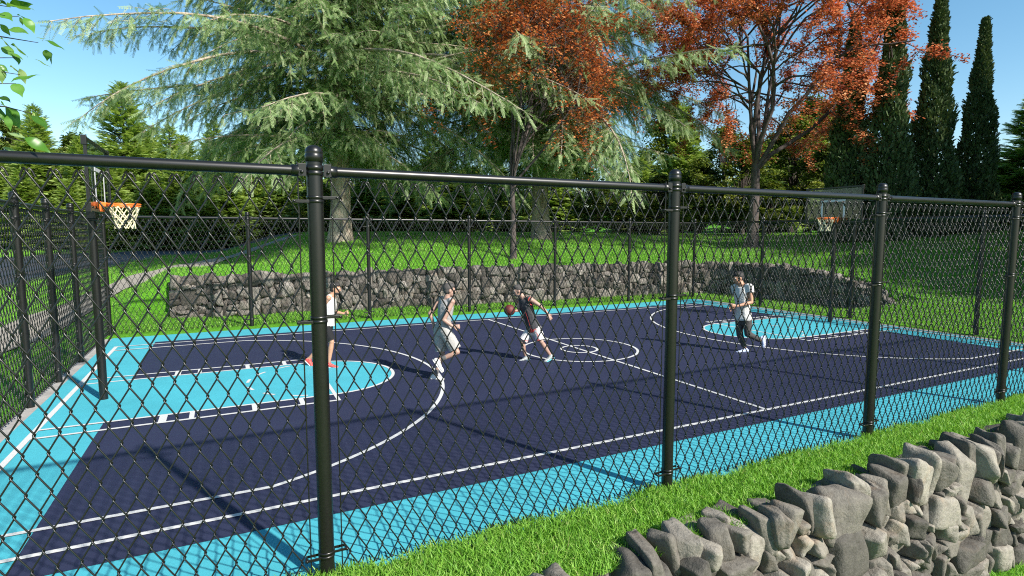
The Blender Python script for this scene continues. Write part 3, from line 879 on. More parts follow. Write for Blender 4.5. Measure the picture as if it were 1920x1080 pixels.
def cypress_meshes(H, rad, seed):
    r = np.random.RandomState(seed); tk = MB(); zz = np.linspace(-.3, H*.9, 10); trunk_flare(tk, np.stack([zz*0, zz*0, zz], -1), .2, .03, 9)
    n = int(17000*H/14); z = H*r.uniform(0.01, 1, n)**.95; k = z/H
    prof = np.where(k < .2, .85+.15*np.sin(k/.2*math.pi/2), np.maximum(0, 1-((k-.2)/.83))**1.05)
    az = r.uniform(0, 2*np.pi, n)
    lump = 1+.16*np.sin(az*3+z*1.1)+.14*np.sin(az*2-z*2.3+1)+.08*np.sin(az*5+z*4)
    R1 = rad*prof*lump*r.uniform(.62, 1.02, n)+.05
    T = np.stack([R1*np.cos(az), R1*np.sin(az), z-.2], -1)
    D = np.stack([np.cos(az)*r.uniform(0, .5, n), np.sin(az)*r.uniform(0, .5, n), r.uniform(.6, 1.1, n)], -1)+r.normal(0, .2, (n, 3))
    Ms = frames(D, np.tile([0., 0, 1], (n, 1)), r.uniform(-3, 3, n))*(r.uniform(.13, .31, n)*(1-.25*k))[:, None, None]
    t = spray_template(6, R_(30), .46, .17, .05, .4); cr = MB(); cr.inst(*t, Ms, T, np.clip(r.normal(.45, .2, n)+.10*np.sin(az*3+z*1.1), 0, 1))
    return tk.mesh('trunk'), cr.mesh('crown')
def bushy_meshes(H, W, seed, nleaf, ls):
    """broad leafy tree from many uneven clumps"""
    r = np.random.RandomState(seed); tk = MB(); P = curve((0, 0, -.3), (0, 0, 1), H*.8, 8, (0, 0, 0), r, .1); trunk_flare(tk, P, .018*H, .03, 8)
    T = []; D = []; S2 = []; sd = []; nc = 90
    for c in range(nc):
        z = H*(.12+.86*r.uniform(0, 1)); k = z/H; rr = W*math.sin(math.pi*min(.98, .12+.86*k)**.8)*r.uniform(.2, 1)**.6; az = r.uniform(0, 2*np.pi)
        q = np.array([rr*math.cos(az), rr*math.sin(az), z]); B = curve(P[min(8, int(k*6))], q-P[min(8, int(k*6))], np.linalg.norm(q-P[min(8, int(k*6))]), 4, (0, 0, .1), r, .1)
        tk.tube(B, np.linspace(.05, .012, 5), 4, .5, False); tone = r.normal(.45, .2); sz = r.uniform(.5, 1.05)*W*.30
        m = int(nleaf/nc)
        u = r.normal(0, 1, (m, 3)); u /= np.linalg.norm(u, axis=1, keepdims=True); u *= (r.uniform(.1, 1, m)**.4)[:, None]*np.array([1, 1, .55])*sz
        T.append(q+u); h = r.uniform(0, 2*np.pi, m); D.append(np.stack([np.cos(h), np.sin(h), r.uniform(-.8, .3, m)], -1)); S2.append(ls*r.uniform(.6, 1.3, m)); sd.append(np.clip(tone+r.normal(0, .2, m), 0, 1))
    T = np.concatenate(T); D = np.concatenate(D); S2 = np.concatenate(S2); n = len(T)
    cr = MB(); cr.inst(*LEAF, frames(D, np.tile([0., 0, 1], (n, 1)), r.normal(0, .5, n))*S2[:, None, None], T, np.concatenate(sd))
    return tk.mesh('trunk'), cr.mesh('crown')
def plant(name, meshes, mats, loc, s, rz, label, group=None, sz=None):
    o = empty(name, loc, rz); tag(o, label, 'tree', group); o.scale = (s, s, sz or s)
    link('trunk', meshes[0], mats[0], o); link('crown', meshes[1], mats[1], o); return o
def ground_at(px, t):
    """point on the terrain seen in column px at a forward distance of t metres"""
    u = (px-960)/F_PX; x = CAM[0]+t*(math.sin(YAW)+u*math.cos(YAW)); y = CAM[1]+t*(math.cos(YAW)-u*math.sin(YAW))
    return (x, y, float(terrain(x, y)))
def top_h(py, t, z): return CAM[2]+(439-py)/F_PX*t*1.0-z

CED = cedar('cedar_tree', ground_at(640, 30.0), 25, 21, 'huge blue green weeping conifer with long level limbs, left of the red maples', 15.2, 4.3, 235, .85)
c2 = copy_tree(CED); c2.location = ground_at(1016, 35.0); c2.rotation_euler.z = 2.2; c2.scale = (1.0, 1.0, 1.08)
tag(c2, 'huge weeping conifer with a thick pale trunk behind the small red maple')
maple('red_maple', ground_at(962, 26.6), 5, 'small copper red maple with a slender trunk in front of the weeping conifers', 3.6, ((.9, -.2, 7.7), (3.7, 3.6, 4.6)), (M['bark_dark'], M['red_leaf']), 23000, .16, .15)
maple('red_maple', ground_at(1410, 31.5), 8, 'large red maple with spreading dark limbs beside the cypresses', 4.6, ((1.2, .2, 10.4), (7.4, 6.6, 6.4)), (M['bark_red'], M['pink_leaf']), 120000, .15, .30)
cyp = [cypress_meshes(14, 1.02, 4), cypress_meshes(14, 1.02, 9)]
for k, (px, t, top, wd, lab) in enumerate([
        (1580, 30, 40, 1.05, 'dark columnar cypress hidden behind the red maple leaves, leftmost of the cypress row'),
        (1652, 29, -60, 1.0, 'tall dark cypress touching the right side of the red maple crown'),
        (1732, 30, -8, 1.12, 'broad tall cypress standing against open sky, second from the right end of the cypress row'),
        (1815, 31, 48, 1.0, 'slim shorter cypress with a narrow pointed top at the right end of the cypress row')]):
    loc = ground_at(px, t); h = top_h(top, t, loc[2])
    plant('cypress_tree', cyp[k % 2], (M['bark_dark'], M['cypress']), loc, wd, k*1.7, lab, 'row of cypresses', h/14)
firs = [fir_meshes(13, 3.3, 2), fir_meshes(12, 3.6, 6, 1.0, .03, .7)]
FB = [  # px, distance, top py, width, label
    (85, 60, 203, 1.0, 'pointed fir against the sky behind the left hoop, left of its backboard'),
    (246, 58, 168, 1.12, 'tallest background fir, behind the rim of the near hoop'),
    (-30, 56, 262, 1.0, 'background fir at the left edge of the photo beyond the road'),
    (165, 57, 262, 1.0, None), (330, 56, 240, 1.1, None), (400, 57, 275, 1.0, None), (20, 62, 285, 1.0, None), (290, 62, 255, 1.0, None), (125, 66, 285, 1.0, None), (205, 52, 292, 1.1, None), (52, 50, 318, 1.0, None), (352, 50, 286, 1.25, None), (138, 49, 338, .9, None), (286, 47, 342, 1.0, None), (-8, 52, 296, 1.2, None), (428, 52, 312, 1.1, None), (105, 46, 372, .8, None), (240, 46, 380, .8, None), (395, 47, 368, .9, None),
    (475, 56, 300, 1.1, None), (545, 56, 300, 1.0, None), (-100, 58, 230, 1.1, None), (760, 52, 330, 1.0, None), (860, 50, 320, 1.1, None),
    (1275, 50, 205, 1.0, None), (1195, 48, 300, 1.0, None), (690, 49, 318, 1.0, None),
    (1912, 42, 188, 1.15, 'bright green fir at the right edge beyond the last cypress'),
    (1988, 40, 150, 1.1, 'tall fir cut by the right edge of the photo')]
for k, (px, t, top, wd, lab) in enumerate(FB):
    loc = ground_at(px, t); h = top_h(top, t, loc[2]); m = firs[k % 2]; hm = 13 if k % 2 == 0 else 12
    plant('fir_tree', m, (M['bark_dark'], M['fir']), loc, wd*max(.75, min(1.15, h/hm)), k*2.1, lab or 'background fir in the dense row beyond the lawn', 'firs in the background', h/hm)
bush = [bushy_meshes(9, 3.4, 12, 15000, .26), bushy_meshes(9, 3.0, 13, 15000, .26)]
BB = [(1310, 46, 300), (1390, 44, 262), (1480, 47, 225), (1545, 43, 275), (1235, 42, 330), (1620, 46, 320), (1700, 48, 330), (1800, 47, 330), (1120, 46, 345), (1875, 44, 320), (960, 48, 345), (1440, 40, 340), (600, 46, 345)]
for k, (px, t, top) in enumerate(BB):
    loc = ground_at(px, t); h = top_h(top, t, loc[2])
    plant('leafy_tree', bush[k % 2], (M['bark_dark'], M['yellow_green']), loc, max(.7, h/9), k*1.3, 'yellow green leafy tree in the row behind the red maples and cypresses', 'leafy trees in the background', h/9)
# the wood behind everything
wood = np.random.RandomState(4)
for k in range(46):
    px = -220+2360*(k+wood.uniform(-.3, .3))/45; t = wood.uniform(56, 78)
    loc = ground_at(px, t); h = wood.uniform(9, 14.5) if px < 470 or px > 1180 else wood.uniform(7, 10.5)
    if px > 1560: h *= .62
    if wood.uniform() < .65: plant('fir_tree', firs[k % 2], (M['bark_dark'], M['fir']), loc, 1.15, k*2.3, 'background fir in the dense row beyond the lawn', 'firs in the background', h/12.5)
    else: plant('leafy_tree', bush[k % 2], (M['bark_dark'], M['yellow_green']), loc, 1.25, k*1.9, 'yellow green leafy tree in the row behind the red maples and cypresses', 'leafy trees in the background', h/9)
# trees outside the right edge of the photo: they shade the bank and the end of the wall
for k, (x, y, s) in enumerate([(21.5, -8.5, 1.25), (26, -6.5, 1.4), (19.0, -13.5, 1.0), (31, -5.5, 1.5), (24.5, -12.0, 1.2), (36.5, -4, 1.55), (42, -1.5, 1.6)]):
    plant('leafy_tree', bush[k % 2], (M['bark_dark'], M['yellow_green']), (x, y, float(terrain(x, y))), s*1.2, k*1.1, 'yellow green leafy tree that shades the bank at the far end of the court', 'leafy trees shading the bank', s*1.13)

# ------------------------------------------------------------------ leafy branch beside the camera
def overhang():
    r = np.random.RandomState(17); t0 = 3.7
    base = at(-520, 700, 4.2); base[2] = float(terrain(base[0], base[1]))
    root = empty('young_tree', base); tag(root, 'young tree beside the camera whose bright green leaves hang into the upper left', 'tree')
    L = lambda px, py, t: at(px, py, t)-base
    tk = MB()
    top = L(-420, -260, 4.1); mid = L(-470, 230, 4.15)
    P = np.array([[0, 0, -.2], [0.02, .01, .8], mid*.6, mid, (mid+top)/2, top]); trunk_flare(tk, P, .06, .02, 10)
    tw = MB()
    twigs = [((-430, 60), (0, 205), (215, 240)), ((-440, 200), (-40, 325), (95, 325)), ((-450, 420), (-60, 755), (135, 795)), ((-430, 120), (-50, 395), (112, 420)),
             ((-420, -60), (-60, 20), (60, 40)), ((-425, 0), (-40, 90), (105, 92)), ((-445, 300), (-60, 560), (40, 600)), ((-440, 260), (-30, 470), (90, 470)), ((-445, 330), (30, 600), (185, 640))]
    for a, b_, c in twigs:
        c3 = lambda q, tt: at(q[0]/3 if q[0] > -200 else q[0], q[1]/3 if q[0] > -200 else q[1], tt)-base
        tt = t0+r.uniform(-.15, .15)
        tw.tube(np.array([c3(a, 4.1), c3((b_[0]-180, b_[1]-15), tt+.2), c3(b_, tt), c3(c, tt)]), [.012, .007, .004, .0018], 6, .5, False)
    tk.build('trunk', M['bark_dark'], root); tw.build('twigs', M['bark_dark'], root)
    LV = [(0, 0, 40, 30), (50, 35, 190, 15), (40, 40, 195, 38), (0, 75, 68, 108), (95, 85, 188, 122), (110, 95, 132, 145), (140, 100, 196, 184), (0, 135, 62, 202), (50, 165, 158, 180), (200, 215, 268, 216), (250, 228, 368, 274), (262, 280, 266, 342), (278, 290, 296, 372), (195, 335, 297, 377), (0, 215, 72, 272), (20, 262, 78, 318), (60, 252, 168, 318), (50, 300, 132, 330), (75, 305, 112, 360), (0, 362, 48, 408), (5, 375, 10, 472), (55, 375, 112, 402), (110, 385, 146, 474), (60, 465, 222, 408), (82, 470, 125, 540), (0, 545, 58, 567), (0, 565, 30, 600), (0, 608, 22, 692), (30, 600, 122, 728), (40, 605, 126, 692), (40, 650, 60, 738), (180, 630, 262, 692), (180, 650, 272, 722), (45, 750, 152, 776), (140, 775, 290, 858), (10, 830, 112, 862), (-40, 20, 30, 10), (-60, 160, 20, 150), (-50, 260, 10, 300), (-60, 420, 20, 440), (-60, 640, 10, 640), (-80, 800, 20, 805)]
    lf = MB()
    nseg = 7; prof = [0.02, .55, .9, 1.0, .86, .55, .24, .0]
    for k, (x0, y0, x1, y1) in enumerate(LV):
        tt = t0+r.uniform(-.25, .25); a = at(x0/3, y0/3, tt); b_ = at(x1/3, y1/3, tt+r.uniform(-.06, .06)); d = b_-a; Ln = np.linalg.norm(d)
        upv = np.array([r.normal(0, .5), r.normal(0, .5), 1.0]); W = np.cross(d, upv); W /= np.linalg.norm(W); Nn = np.cross(W, d/Ln)
        hw = Ln*r.uniform(.19, .29); v = []
        for i in range(nseg+1):
            u = i/nseg; c = a+d*u+Nn*Ln*(-.12*u*u+.04*math.sin(u*9)); q = W*hw*prof[i]; fold = Nn*hw*.28*prof[i]
            v += [c+q+fold, c, c-q+fold]
        f = []
        for i in range(nseg): f += [[i*3, i*3+1, i*3+4, i*3+3], [i*3+1, i*3+2, i*3+5, i*3+4]]
        lf.add(np.array(v)-base, f, .93 if k in (21, 22, 33) else float(np.clip(r.normal(.5, .22), 0, .85)), True)
    lf.build('crown', M['bright_leaf'], root)
overhang()

# ------------------------------------------------------------------ people
bm = bmesh.new(); bmesh.ops.create_icosphere(bm, subdivisions=2, radius=1.0)
bm.verts.index_update()
ICV = np.array([v.co[:] for v in bm.verts]); ICF = np.array([[v.index for v in f.verts] for f in bm.faces]); bm.free()
def blob(name, elems, voxel, mat, parent, smooth_it=3, base=(0, 0, 0), cuts=()):
    """one continuous skin round overlapping ellipsoids (centre, radii, frame)"""
    mb = MB()
    Ms = np.array([np.asarray(fr)*np.asarray(r)[None, :] for c, r, fr in elems]); Ts = np.array([c for c, r, fr in elems])-np.asarray(base)
    mb.inst(ICV, ICF, Ms, Ts, np.full(len(elems), .5)); me = mb.mesh('tmp')
    o = bpy.data.objects.new('tmp', me); COL.objects.link(o)
    m = o.modifiers.new('r', 'REMESH'); m.mode = 'VOXEL'; m.voxel_size = voxel
    s = o.modifiers.new('s', 'SMOOTH'); s.iterations = smooth_it; s.factor = .5
    dg = bpy.context.evaluated_depsgraph_get(); ev = o.evaluated_get(dg)
    m2 = bpy.data.meshes.new_from_object(ev); m2.name = name
    bpy.data.objects.remove(o); bpy.data.meshes.remove(me)
    if cuts:                       # open hems: trim the cloth square across the limb
        b2 = bmesh.new(); b2.from_mesh(m2); kill = []
        for v in b2.verts:
            q = np.array(v.co)+np.asarray(base)
            for p, n_, rad, hm in cuts:
                h = (q-p) @ n_; l = np.linalg.norm(q-p-n_*h)
                if 0 < h < hm and l < rad: kill.append(v); break
        bmesh.ops.delete(b2, geom=kill, context='VERTS'); b2.to_mesh(m2); b2.free()
    m2.materials.clear(); m2.polygons.foreach_set('use_smooth', np.ones(len(m2.polygons), bool))
    return link(name, m2, mat, parent)
I3 = np.eye(3)
def unit(v): v = np.asarray(v, float); return v/(np.linalg.norm(v)+1e-12)
def limb(a, b_, ra, rb, E_, flat=None):
    a, b_ = np.asarray(a, float), np.asarray(b_, float); L = np.linalg.norm(b_-a); n = max(3, int(L/(min(ra, rb)*.45)))
    for k in range(n+1):
        u = k/n; r = ra+(rb-ra)*u; E_.append((a+(b_-a)*u, (r, r, r), I3))
def belly(a, b_, ra, rm, rb, E_, um=.35):
    a, b_ = np.asarray(a, float), np.asarray(b_, float); m = a+(b_-a)*um
    limb(a, m, ra, rm, E_); limb(m, b_, rm, rb, E_)
def hand(W, d, pn, k, curl, E_, spread=.12, mirror=1):
    d = unit(d); s = unit(np.cross(d, pn))*mirror; pn = unit(np.cross(s, d))*mirror
    for u, hw in ((.0, .026), (.025, .034), (.05, .040), (.075, .041), (.09, .036)):
        E_.append((W+d*u*k, (.022*k, hw*k, .015*k), np.stack([d, s, unit(np.cross(d, s))], -1)))
    for q, L in ((-1.5, .064), (-.5, .078), (.5, .083), (1.5, .074)):
        p = W+d*.088*k+s*q*.0195*k; dd = unit(d+s*q*spread); ang = 0
        for j, f in enumerate((.46, .30, .24)):
            ang += curl*(.75 if j else .55)
            v = unit(dd*math.cos(ang)+pn*math.sin(ang)); p2 = p+v*L*f*k; limb(p, p2, .0105*k*(1-.1*j), .0098*k*(1-.12*j), E_); p = p2
    p = W+d*.028*k+s*.032*k
    for j, (L, f) in enumerate(((.040, .75), (.030, .45), (.022, .25))):
        v = unit(d*.75+s*f+pn*(.25+.35*j*curl)); p2 = p+v*L*k; limb(p, p2, .013*k, .0105*k, E_); p = p2
def cloth(name, c, amt=.06, rough=.85):
    m = plain(name, c, rough, 0, 9, amt, None)
    nt = m.node_tree; b = nt.nodes['Principled BSDF']; b.inputs['Specular IOR Level'].default_value = .15
    f = noise(nt, 11, 4, .55, None, 1.2); bump(nt, b, f, .55, .03); return m
SK = {'light': plain('fair_skin', (.48, .29, .20), .5, 0, 20, .06), 'tan': plain('tanned_skin', (.42, .225, .14), .5, 0, 20, .06),
      'pale': plain('pale_skin', (.34, .21, .16), .5, 0, 20, .06)}
HAIR = plain('dark_hair', (.020, .017, .016), .7, 0, 60, .3, 150, .5, .004)
GHAIR = plain('dark_grey_hair', (.055, .05, .047), .75, 0, 60, .3, 150, .5, .004)
EYEW = plain('eye_white', (.7, .68, .66), .3); EYED = plain('eye_iris', (.03, .02, .015), .2)
def gpt(px, py, z=0.0):
    d = ray(px, py); return CAM+d*((z-CAM[2])/d[2])
def person(label, t, facing, jt, k, skin, hair, top, bottom, shoes, head_dir, sleeves=False, long_legs=False, hem=.02, trim=None, beard=None, sole=None, socks=None, curl=(1.0, 1.0), short_len=.80, wide=1.0):
    f = unit(facing[0]*RT+facing[1]*np.array([FW[0], FW[1], 0])); up = np.array([0, 0, 1.])
    left = unit(np.cross(up, f))
    J = {}
    for n_, (px, py, dd) in jt.items():
        J[n_] = gpt(px, py, .05) if dd == 'g' else at(px, py, t+dd)
    pel, nb = J['pelvis'], J['neck']; spine = unit(nb-pel); TL = np.linalg.norm(nb-pel)
    lf = unit(left-spine*(left@spine)); ff = unit(np.cross(lf, spine)); fr = np.stack([lf, ff, spine], -1)
    # shoulders may be turned against the hips
    sh = {}
    for s, n_ in ((1, 'L'), (-1, 'R')):
        sh[n_] = J['sh'+n_] if 'sh'+n_ in J else nb-spine*.040*k+lf*s*.190*k
    hip = {n_: pel+lf*s*.095*k-spine*.02*k for s, n_ in ((1, 'L'), (-1, 'R'))}
    base = np.array([pel[0], pel[1], 0.0])
    root = empty('person', base); tag(root, label, 'person')
    def bl(name, E_, vox, mat, par=root, it=3, cuts=()):
        return blob(name, E_, vox, mat, par, it, base, cuts)
    def torso(inf, u0, u1, E_, belly_f=0.0):
        U_ = np.array([-.10, 0, .18, .34, .55, .74, .88, .97]); RS = np.array([.150, .162, .150, .143, .160, .172, .150, .09]); RF = np.array([.105, .118, .108, .102, .115, .118, .095, .068])
        for u in np.linspace(u0, u1, 42):
            ex = belly_f*max(0, 1-max(0, u)/.30)
            a, b_ = np.interp(u, U_, RS)*k+inf+ex, np.interp(u, U_, RF)*k+inf+ex
            E_.append((pel+spine*TL*u+ff*(.012*k*math.sin(u*3.0)), (a, b_, .055*k), fr))
    # ---- body: one skin
    E_ = []; torso(-.012, -.06, .95, E_)
    hd = J['head']; hf = unit(head_dir[0]*RT+head_dir[1]*np.array([FW[0], FW[1], 0])+np.array([0, 0, head_dir[2]]))
    hs = unit(np.cross(up, hf)); hu = np.cross(hf, hs); hfr = np.stack([hf, hs, hu], -1)
    k0 = k; k = k*1.10
    H_ = lambda a, b_, c: hd+(hf*a+hs*b_+hu*c)*k
    limb(nb-spine*.03*k, H_(-.025, 0, -.06), .060*k, .054*k, E_)
    E_ += [(H_(-.012, 0, .022), (.098*k, .077*k, .098*k), hfr), (H_(.022, 0, -.045), (.070*k, .060*k, .072*k), hfr), (H_(.040, 0, -.085), (.042*k, .040*k, .032*k), hfr),
           (H_(.060, 0, .0), (.038*k, .055*k, .045*k), hfr), (H_(.096, 0, -.028), (.020*k, .013*k, .014*k), hfr), (H_(.090, 0, -.010), (.012*k, .010*k, .024*k), hfr),
           (H_(.083, 0, -.062), (.014*k, .024*k, .009*k), hfr), (H_(.084, 0, .020), (.012*k, .045*k, .009*k), hfr)]
    for s in (-1, 1): E_.append((H_(-.008, s*.078, -.012), (.020*k, .009*k, .032*k), hfr))
    k = k0
    limb(nb+spine*.02*k, nb-spine*.04*k+lf*.12*k, .05*k, .048*k, E_); limb(nb+spine*.02*k, nb-spine*.04*k-lf*.12*k, .05*k, .048*k, E_)
    for n_, s in (('L', 1), ('R', -1)):
        el, wr = J['elbow'+n_], J['wrist'+n_]; c = curl[0] if n_ == 'L' else curl[1]
        E_.append((sh[n_], (.060*k,)*3, I3)); limb(nb-spine*.05*k+lf*s*.07*k, sh[n_], .055*k, .055*k, E_)
        belly(sh[n_], el, .052*k, .052*k, .039*k, E_, .4); belly(el, wr, .040*k, .043*k, .027*k, E_, .3)
        d = unit(wr-el); hdv = J['hand'+n_]-wr if 'hand'+n_ in J else d
        pn = unit(np.cross(d, np.cross(lf*-s, d))); hand(wr+unit(hdv)*.01, hdv, pn, k, c, E_, .12, s)
        kn, an = J['knee'+n_], J['ankle'+n_]
        belly(hip[n_], kn, .082*k, .080*k, .054*k, E_, .25); E_.append((kn, (.055*k,)*3, I3)); belly(kn, an, .050*k, .057*k, .037*k, E_, .28)
        limb(an, J['heel'+n_]*.5+an*.5, .036*k, .034*k, E_)
    body = bl('body', E_, .0068*k, skin, root, 2)
    # ---- head details
    k = k0*1.10
    for s in (-1, 1):
        e = bl('eye', [(H_(.080, s*.032, .004), (.013*k,)*3, hfr)], .003*k, EYEW, body, 1)
        bl('iris', [(H_(.0905, s*.033, .004), (.0048*k, .0065*k, .0065*k), hfr)], .002*k, EYED, e, 0)
    hm = hair[0]
    E_ = [(H_(-.022, 0, .036), (.100*k, .083*k, .098*k), hfr), (H_(-.045, 0, -.01), (.068*k, .078*k, .070*k), hfr), (H_(.02, 0, .075), (.070*k, .068*k, .05*k), hfr)]
    bl('hair', E_, .008*k, hm, body, 2)
    if beard is not None:
        bl('beard', [(H_(.030, 0, -.082), (.060*k, .056*k, .040*k), hfr), (H_(.078, 0, -.052), (.012*k, .026*k, .006*k), hfr)], .006*k, beard, body, 2)
    # ---- top
    k = k0; u_h = -hem
    E_ = []; torso(.016*k, u_h-.06, .90, E_, .026*k)
    hc = [(pel+spine*TL*u_h, -spine, .5, .2)]
    for n_, s in (('L', 1), ('R', -1)):
        limb(nb-spine*.045*k+lf*s*.075*k, nb*.25+sh[n_]*.75+spine*.012*k, .062*k, .060*k, E_)
        if sleeves:
            el = J['elbow'+n_]; limb(sh[n_], sh[n_]*.50+el*.50, .074*k, .080*k, E_); hc.append((sh[n_]*.62+el*.38, unit(el-sh[n_]), .088*k, .16))
    tp = bl('shirt', E_, .010*k, top, root, 4, hc)
    if trim is not None:
        E_ = []
        for u in (u_h-.075, u_h-.04, u_h-.01): E_.append((pel+spine*TL*u, (.196*k, .150*k, .022*k), fr))
        bl('hem_trim', E_, .009*k, trim, tp, 2)
        E_ = []
        for n_, s in (('L', 1), ('R', -1)):
            for a in np.linspace(0, 2*np.pi, 60):
                c = sh[n_]-spine*.03*k-lf*s*.012*k; E_.append((c+(spine*math.cos(a)*.088+ff*math.sin(a)*.075)*k, (.011*k,)*3, I3))
        for u in np.linspace(0, 1, 60):
            E_.append((pel+spine*TL*(-.05+.72*u)+ff*(.150-.025*u)*k+lf*(.085-.03*u)*k, (.006*k,)*3, I3))
        bl('armhole_piping', E_, .007*k, trim, tp, 1)
    # ---- bottom
    E_ = []; torso(.004*k, -.16, .10, E_); hc = []
    for n_ in 'LR':
        kn, an = J['knee'+n_], J['ankle'+n_]
        if long_legs:
            limb(hip[n_], kn, .100*k, .074*k, E_); limb(kn, an*.95+kn*.05, .074*k, .056*k, E_); hc.append((an*.96+kn*.04, unit(an-kn), .09*k, .2))
        else:
            sl = short_len+.14; limb(hip[n_], hip[n_]*(1-sl)+kn*sl, .106*k*wide, .104*k*wide, E_); hc.append((hip[n_]*(1-short_len)+kn*short_len, unit(kn-hip[n_]), .15*k, .30))
    bl('trousers' if long_legs else 'shorts', E_, .010*k, bottom, root, 4, hc)
    # ---- shoes
    for n_ in 'LR':
        he, to, an = J['heel'+n_], J['toe'+n_], J['ankle'+n_]; d = unit(to-he); nn = unit(an-he*.72-to*.28); nn = unit(nn-d*(nn@d)); sd = np.cross(nn, d); ffr = np.stack([d, sd, nn], -1)
        L = max(.27*k, min(.31*k, np.linalg.norm(to-he)+.03)); m = he*.5+to*.5
        A = lambda u, h: m+d*(u-.5)*L+nn*h*k
        E_ = [(A(.14, .034), (.044*k, .041*k, .044*k), ffr), (A(.30, .040), (.058*k, .044*k, .048*k), ffr), (A(.48, .032), (.058*k, .047*k, .040*k), ffr), (A(.66, .022), (.056*k, .052*k, .033*k), ffr), (A(.80, .020), (.054*k, .050*k, .034*k), ffr), (A(.90, .016), (.036*k, .044*k, .027*k), ffr), (A(.24, .074), (.050*k, .044*k, .034*k), ffr)]
        sh_ = bl('shoe', E_, .008*k, shoes, root, 2)
        E_ = [(A(u, -.009), (.05*k, w*1.1*k, .015*k), ffr) for u, w in ((.14, .037), (.3, .038), (.45, .040), (.62, .046), (.76, .048), (.87, .041))]
        bl('sole', E_, .007*k, sole or shoes, sh_, 1)
        if socks: 
            E_ = []; kn = J['knee'+n_]; limb(an*.98+kn*.02, an*.80+kn*.20, .044*k, .050*k, E_); bl('sock', E_, .008*k, socks, root, 1)
    return root, J
def tg(px, py): return fdist(gpt(px, py))
white_top = cloth('white_jersey', (.52, .51, .49)); grey_top = cloth('light_grey_jersey', (.30, .29, .285)); char_top = cloth('charcoal_jersey', (.055, .055, .060))
black_short = cloth('black_shorts', (.018, .018, .02)); lt_short = cloth('pale_grey_shorts', (.34, .33, .31)); dark_trs = cloth('charcoal_trousers', (.060, .058, .056))
red_trim = cloth('red_trim', (.42, .055, .05))
def printed():
    m, nt, b = newmat('white_shorts_red_print'); f = noise(nt, 7, 3, .6, None, 1.5)
    nt.links.new(ramp(nt, f, [(.60, (.52, .51, .51)), (.63, (.62, .10, .09)), (.68, (.62, .10, .09)), (.71, (.52, .51, .51))]), b.inputs['Base Color']); b.inputs['Roughness'].default_value = .85
    bump(nt, b, noise(nt, 11, 4, .55, None, 1.2), .5, .03); return m
wr_short = printed()
red_shoe = plain('red_shoe_mesh', (.68, .07, .06), .6, 0, 40, .15); white_shoe = plain('white_shoe_leather', (.62, .61, .58), .5, 0, 25, .06)
teal_shoe = plain('grey_shoe_mesh', (.26, .28, .28), .6, 0, 22, .5); teal_sole = plain('turquoise_sole', (.10, .50, .58), .5); blue_shoe = plain('pale_blue_shoe', (.42, .48, .66), .5, 0, 25, .08)
grey_sock = plain('dark_grey_sock', (.10, .10, .10), .9)
t1 = tg(616, 688)
person('player in white tank top, black shorts and red shoes behind the nearest fence post', t1, (1, .05),
       dict(head=(629, 541, 0), neck=(620.5, 555, 0), pelvis=(613.5, 613, 0), elbowL=(624, 584, .12), wristL=(644, 588, .10), handL=(654, 585, .08), elbowR=(601, 580, -.16), wristR=(603, 602, -.14),
            kneeR=(622, 641, -.08), ankleR=(616, 681, -.06), heelR=(613, 687, -.06), toeR=(631, 690, -.06), kneeL=(606, 645, .08), ankleL=(581, 671, .1), heelL=(573, 676, .1), toeL=(588, 690, .1)),
       1.03, SK['tan'], (HAIR,), white_top, black_short, red_shoe, (1, -.05, -.08), beard=HAIR, sole=white_shoe, curl=(1.3, 1.0), short_len=.88, hem=-.05)
t2 = tg(818, 712)
person('player in pale grey jersey and shorts running with one white shoe kicked back', t2, (.74, .67),
       dict(head=(843, 544, 0), neck=(837, 560, 0), pelvis=(830, 618, 0), elbowR=(832, 600, -.22), wristR=(849, 612, -.20), handR=(857, 612, -.20), elbowL=(806, 588, .10), wristL=(813, 608, .12),
            kneeR=(857, 660, -.12), ankleR=(829, 673, -.14), heelR=(813, 675, -.14), toeR=(829, 697, -.14), kneeL=(829, 664, .08), ankleL=(817, 702, .04), heelL=(808, 712, .04), toeL=(831, 713, .02)),
       1.07, SK['pale'], (GHAIR,), grey_top, lt_short, white_shoe, (.95, .3, -.02), sole=white_shoe, socks=grey_sock, curl=(1.2, 1.3), short_len=.88, wide=1.16, hem=-.06)
t3 = (tg(985, 678)+tg(1028, 676))/2
p3, J3 = person('player in charcoal jersey with red trim and white shorts, leaning forward to dribble the ball', t3, (-.75, -.66),
       dict(head=(971.5, 545, -.08), neck=(982, 558, -.05), pelvis=(1001, 616, 0), shL=(996, 562, -.22), shR=(974, 563, .06), elbowL=(1014, 574, -.25), wristL=(1027, 588, -.22), handL=(1033, 597, -.2), elbowR=(973, 581, .02), wristR=(967.5, 583, -.12), handR=(960, 581, -.17),
            kneeR=(979, 641, .02), ankleR=(985, 666, .12), heelR=(992, 674, .12), toeR=(974, 679, .04), kneeL=(1015, 641, -.14), ankleL=(1031, 665, -.02), heelL=(1037, 671, .0), toeL=(1022, 679, -.08)),
       1.03, SK['pale'], (GHAIR,), char_top, wr_short, teal_shoe, (-1, -.12, -.12), trim=red_trim, sole=teal_sole, beard=GHAIR, curl=(.25, .35), short_len=.90, wide=1.06, hem=-.01)
t4 = tg(1393, 661)
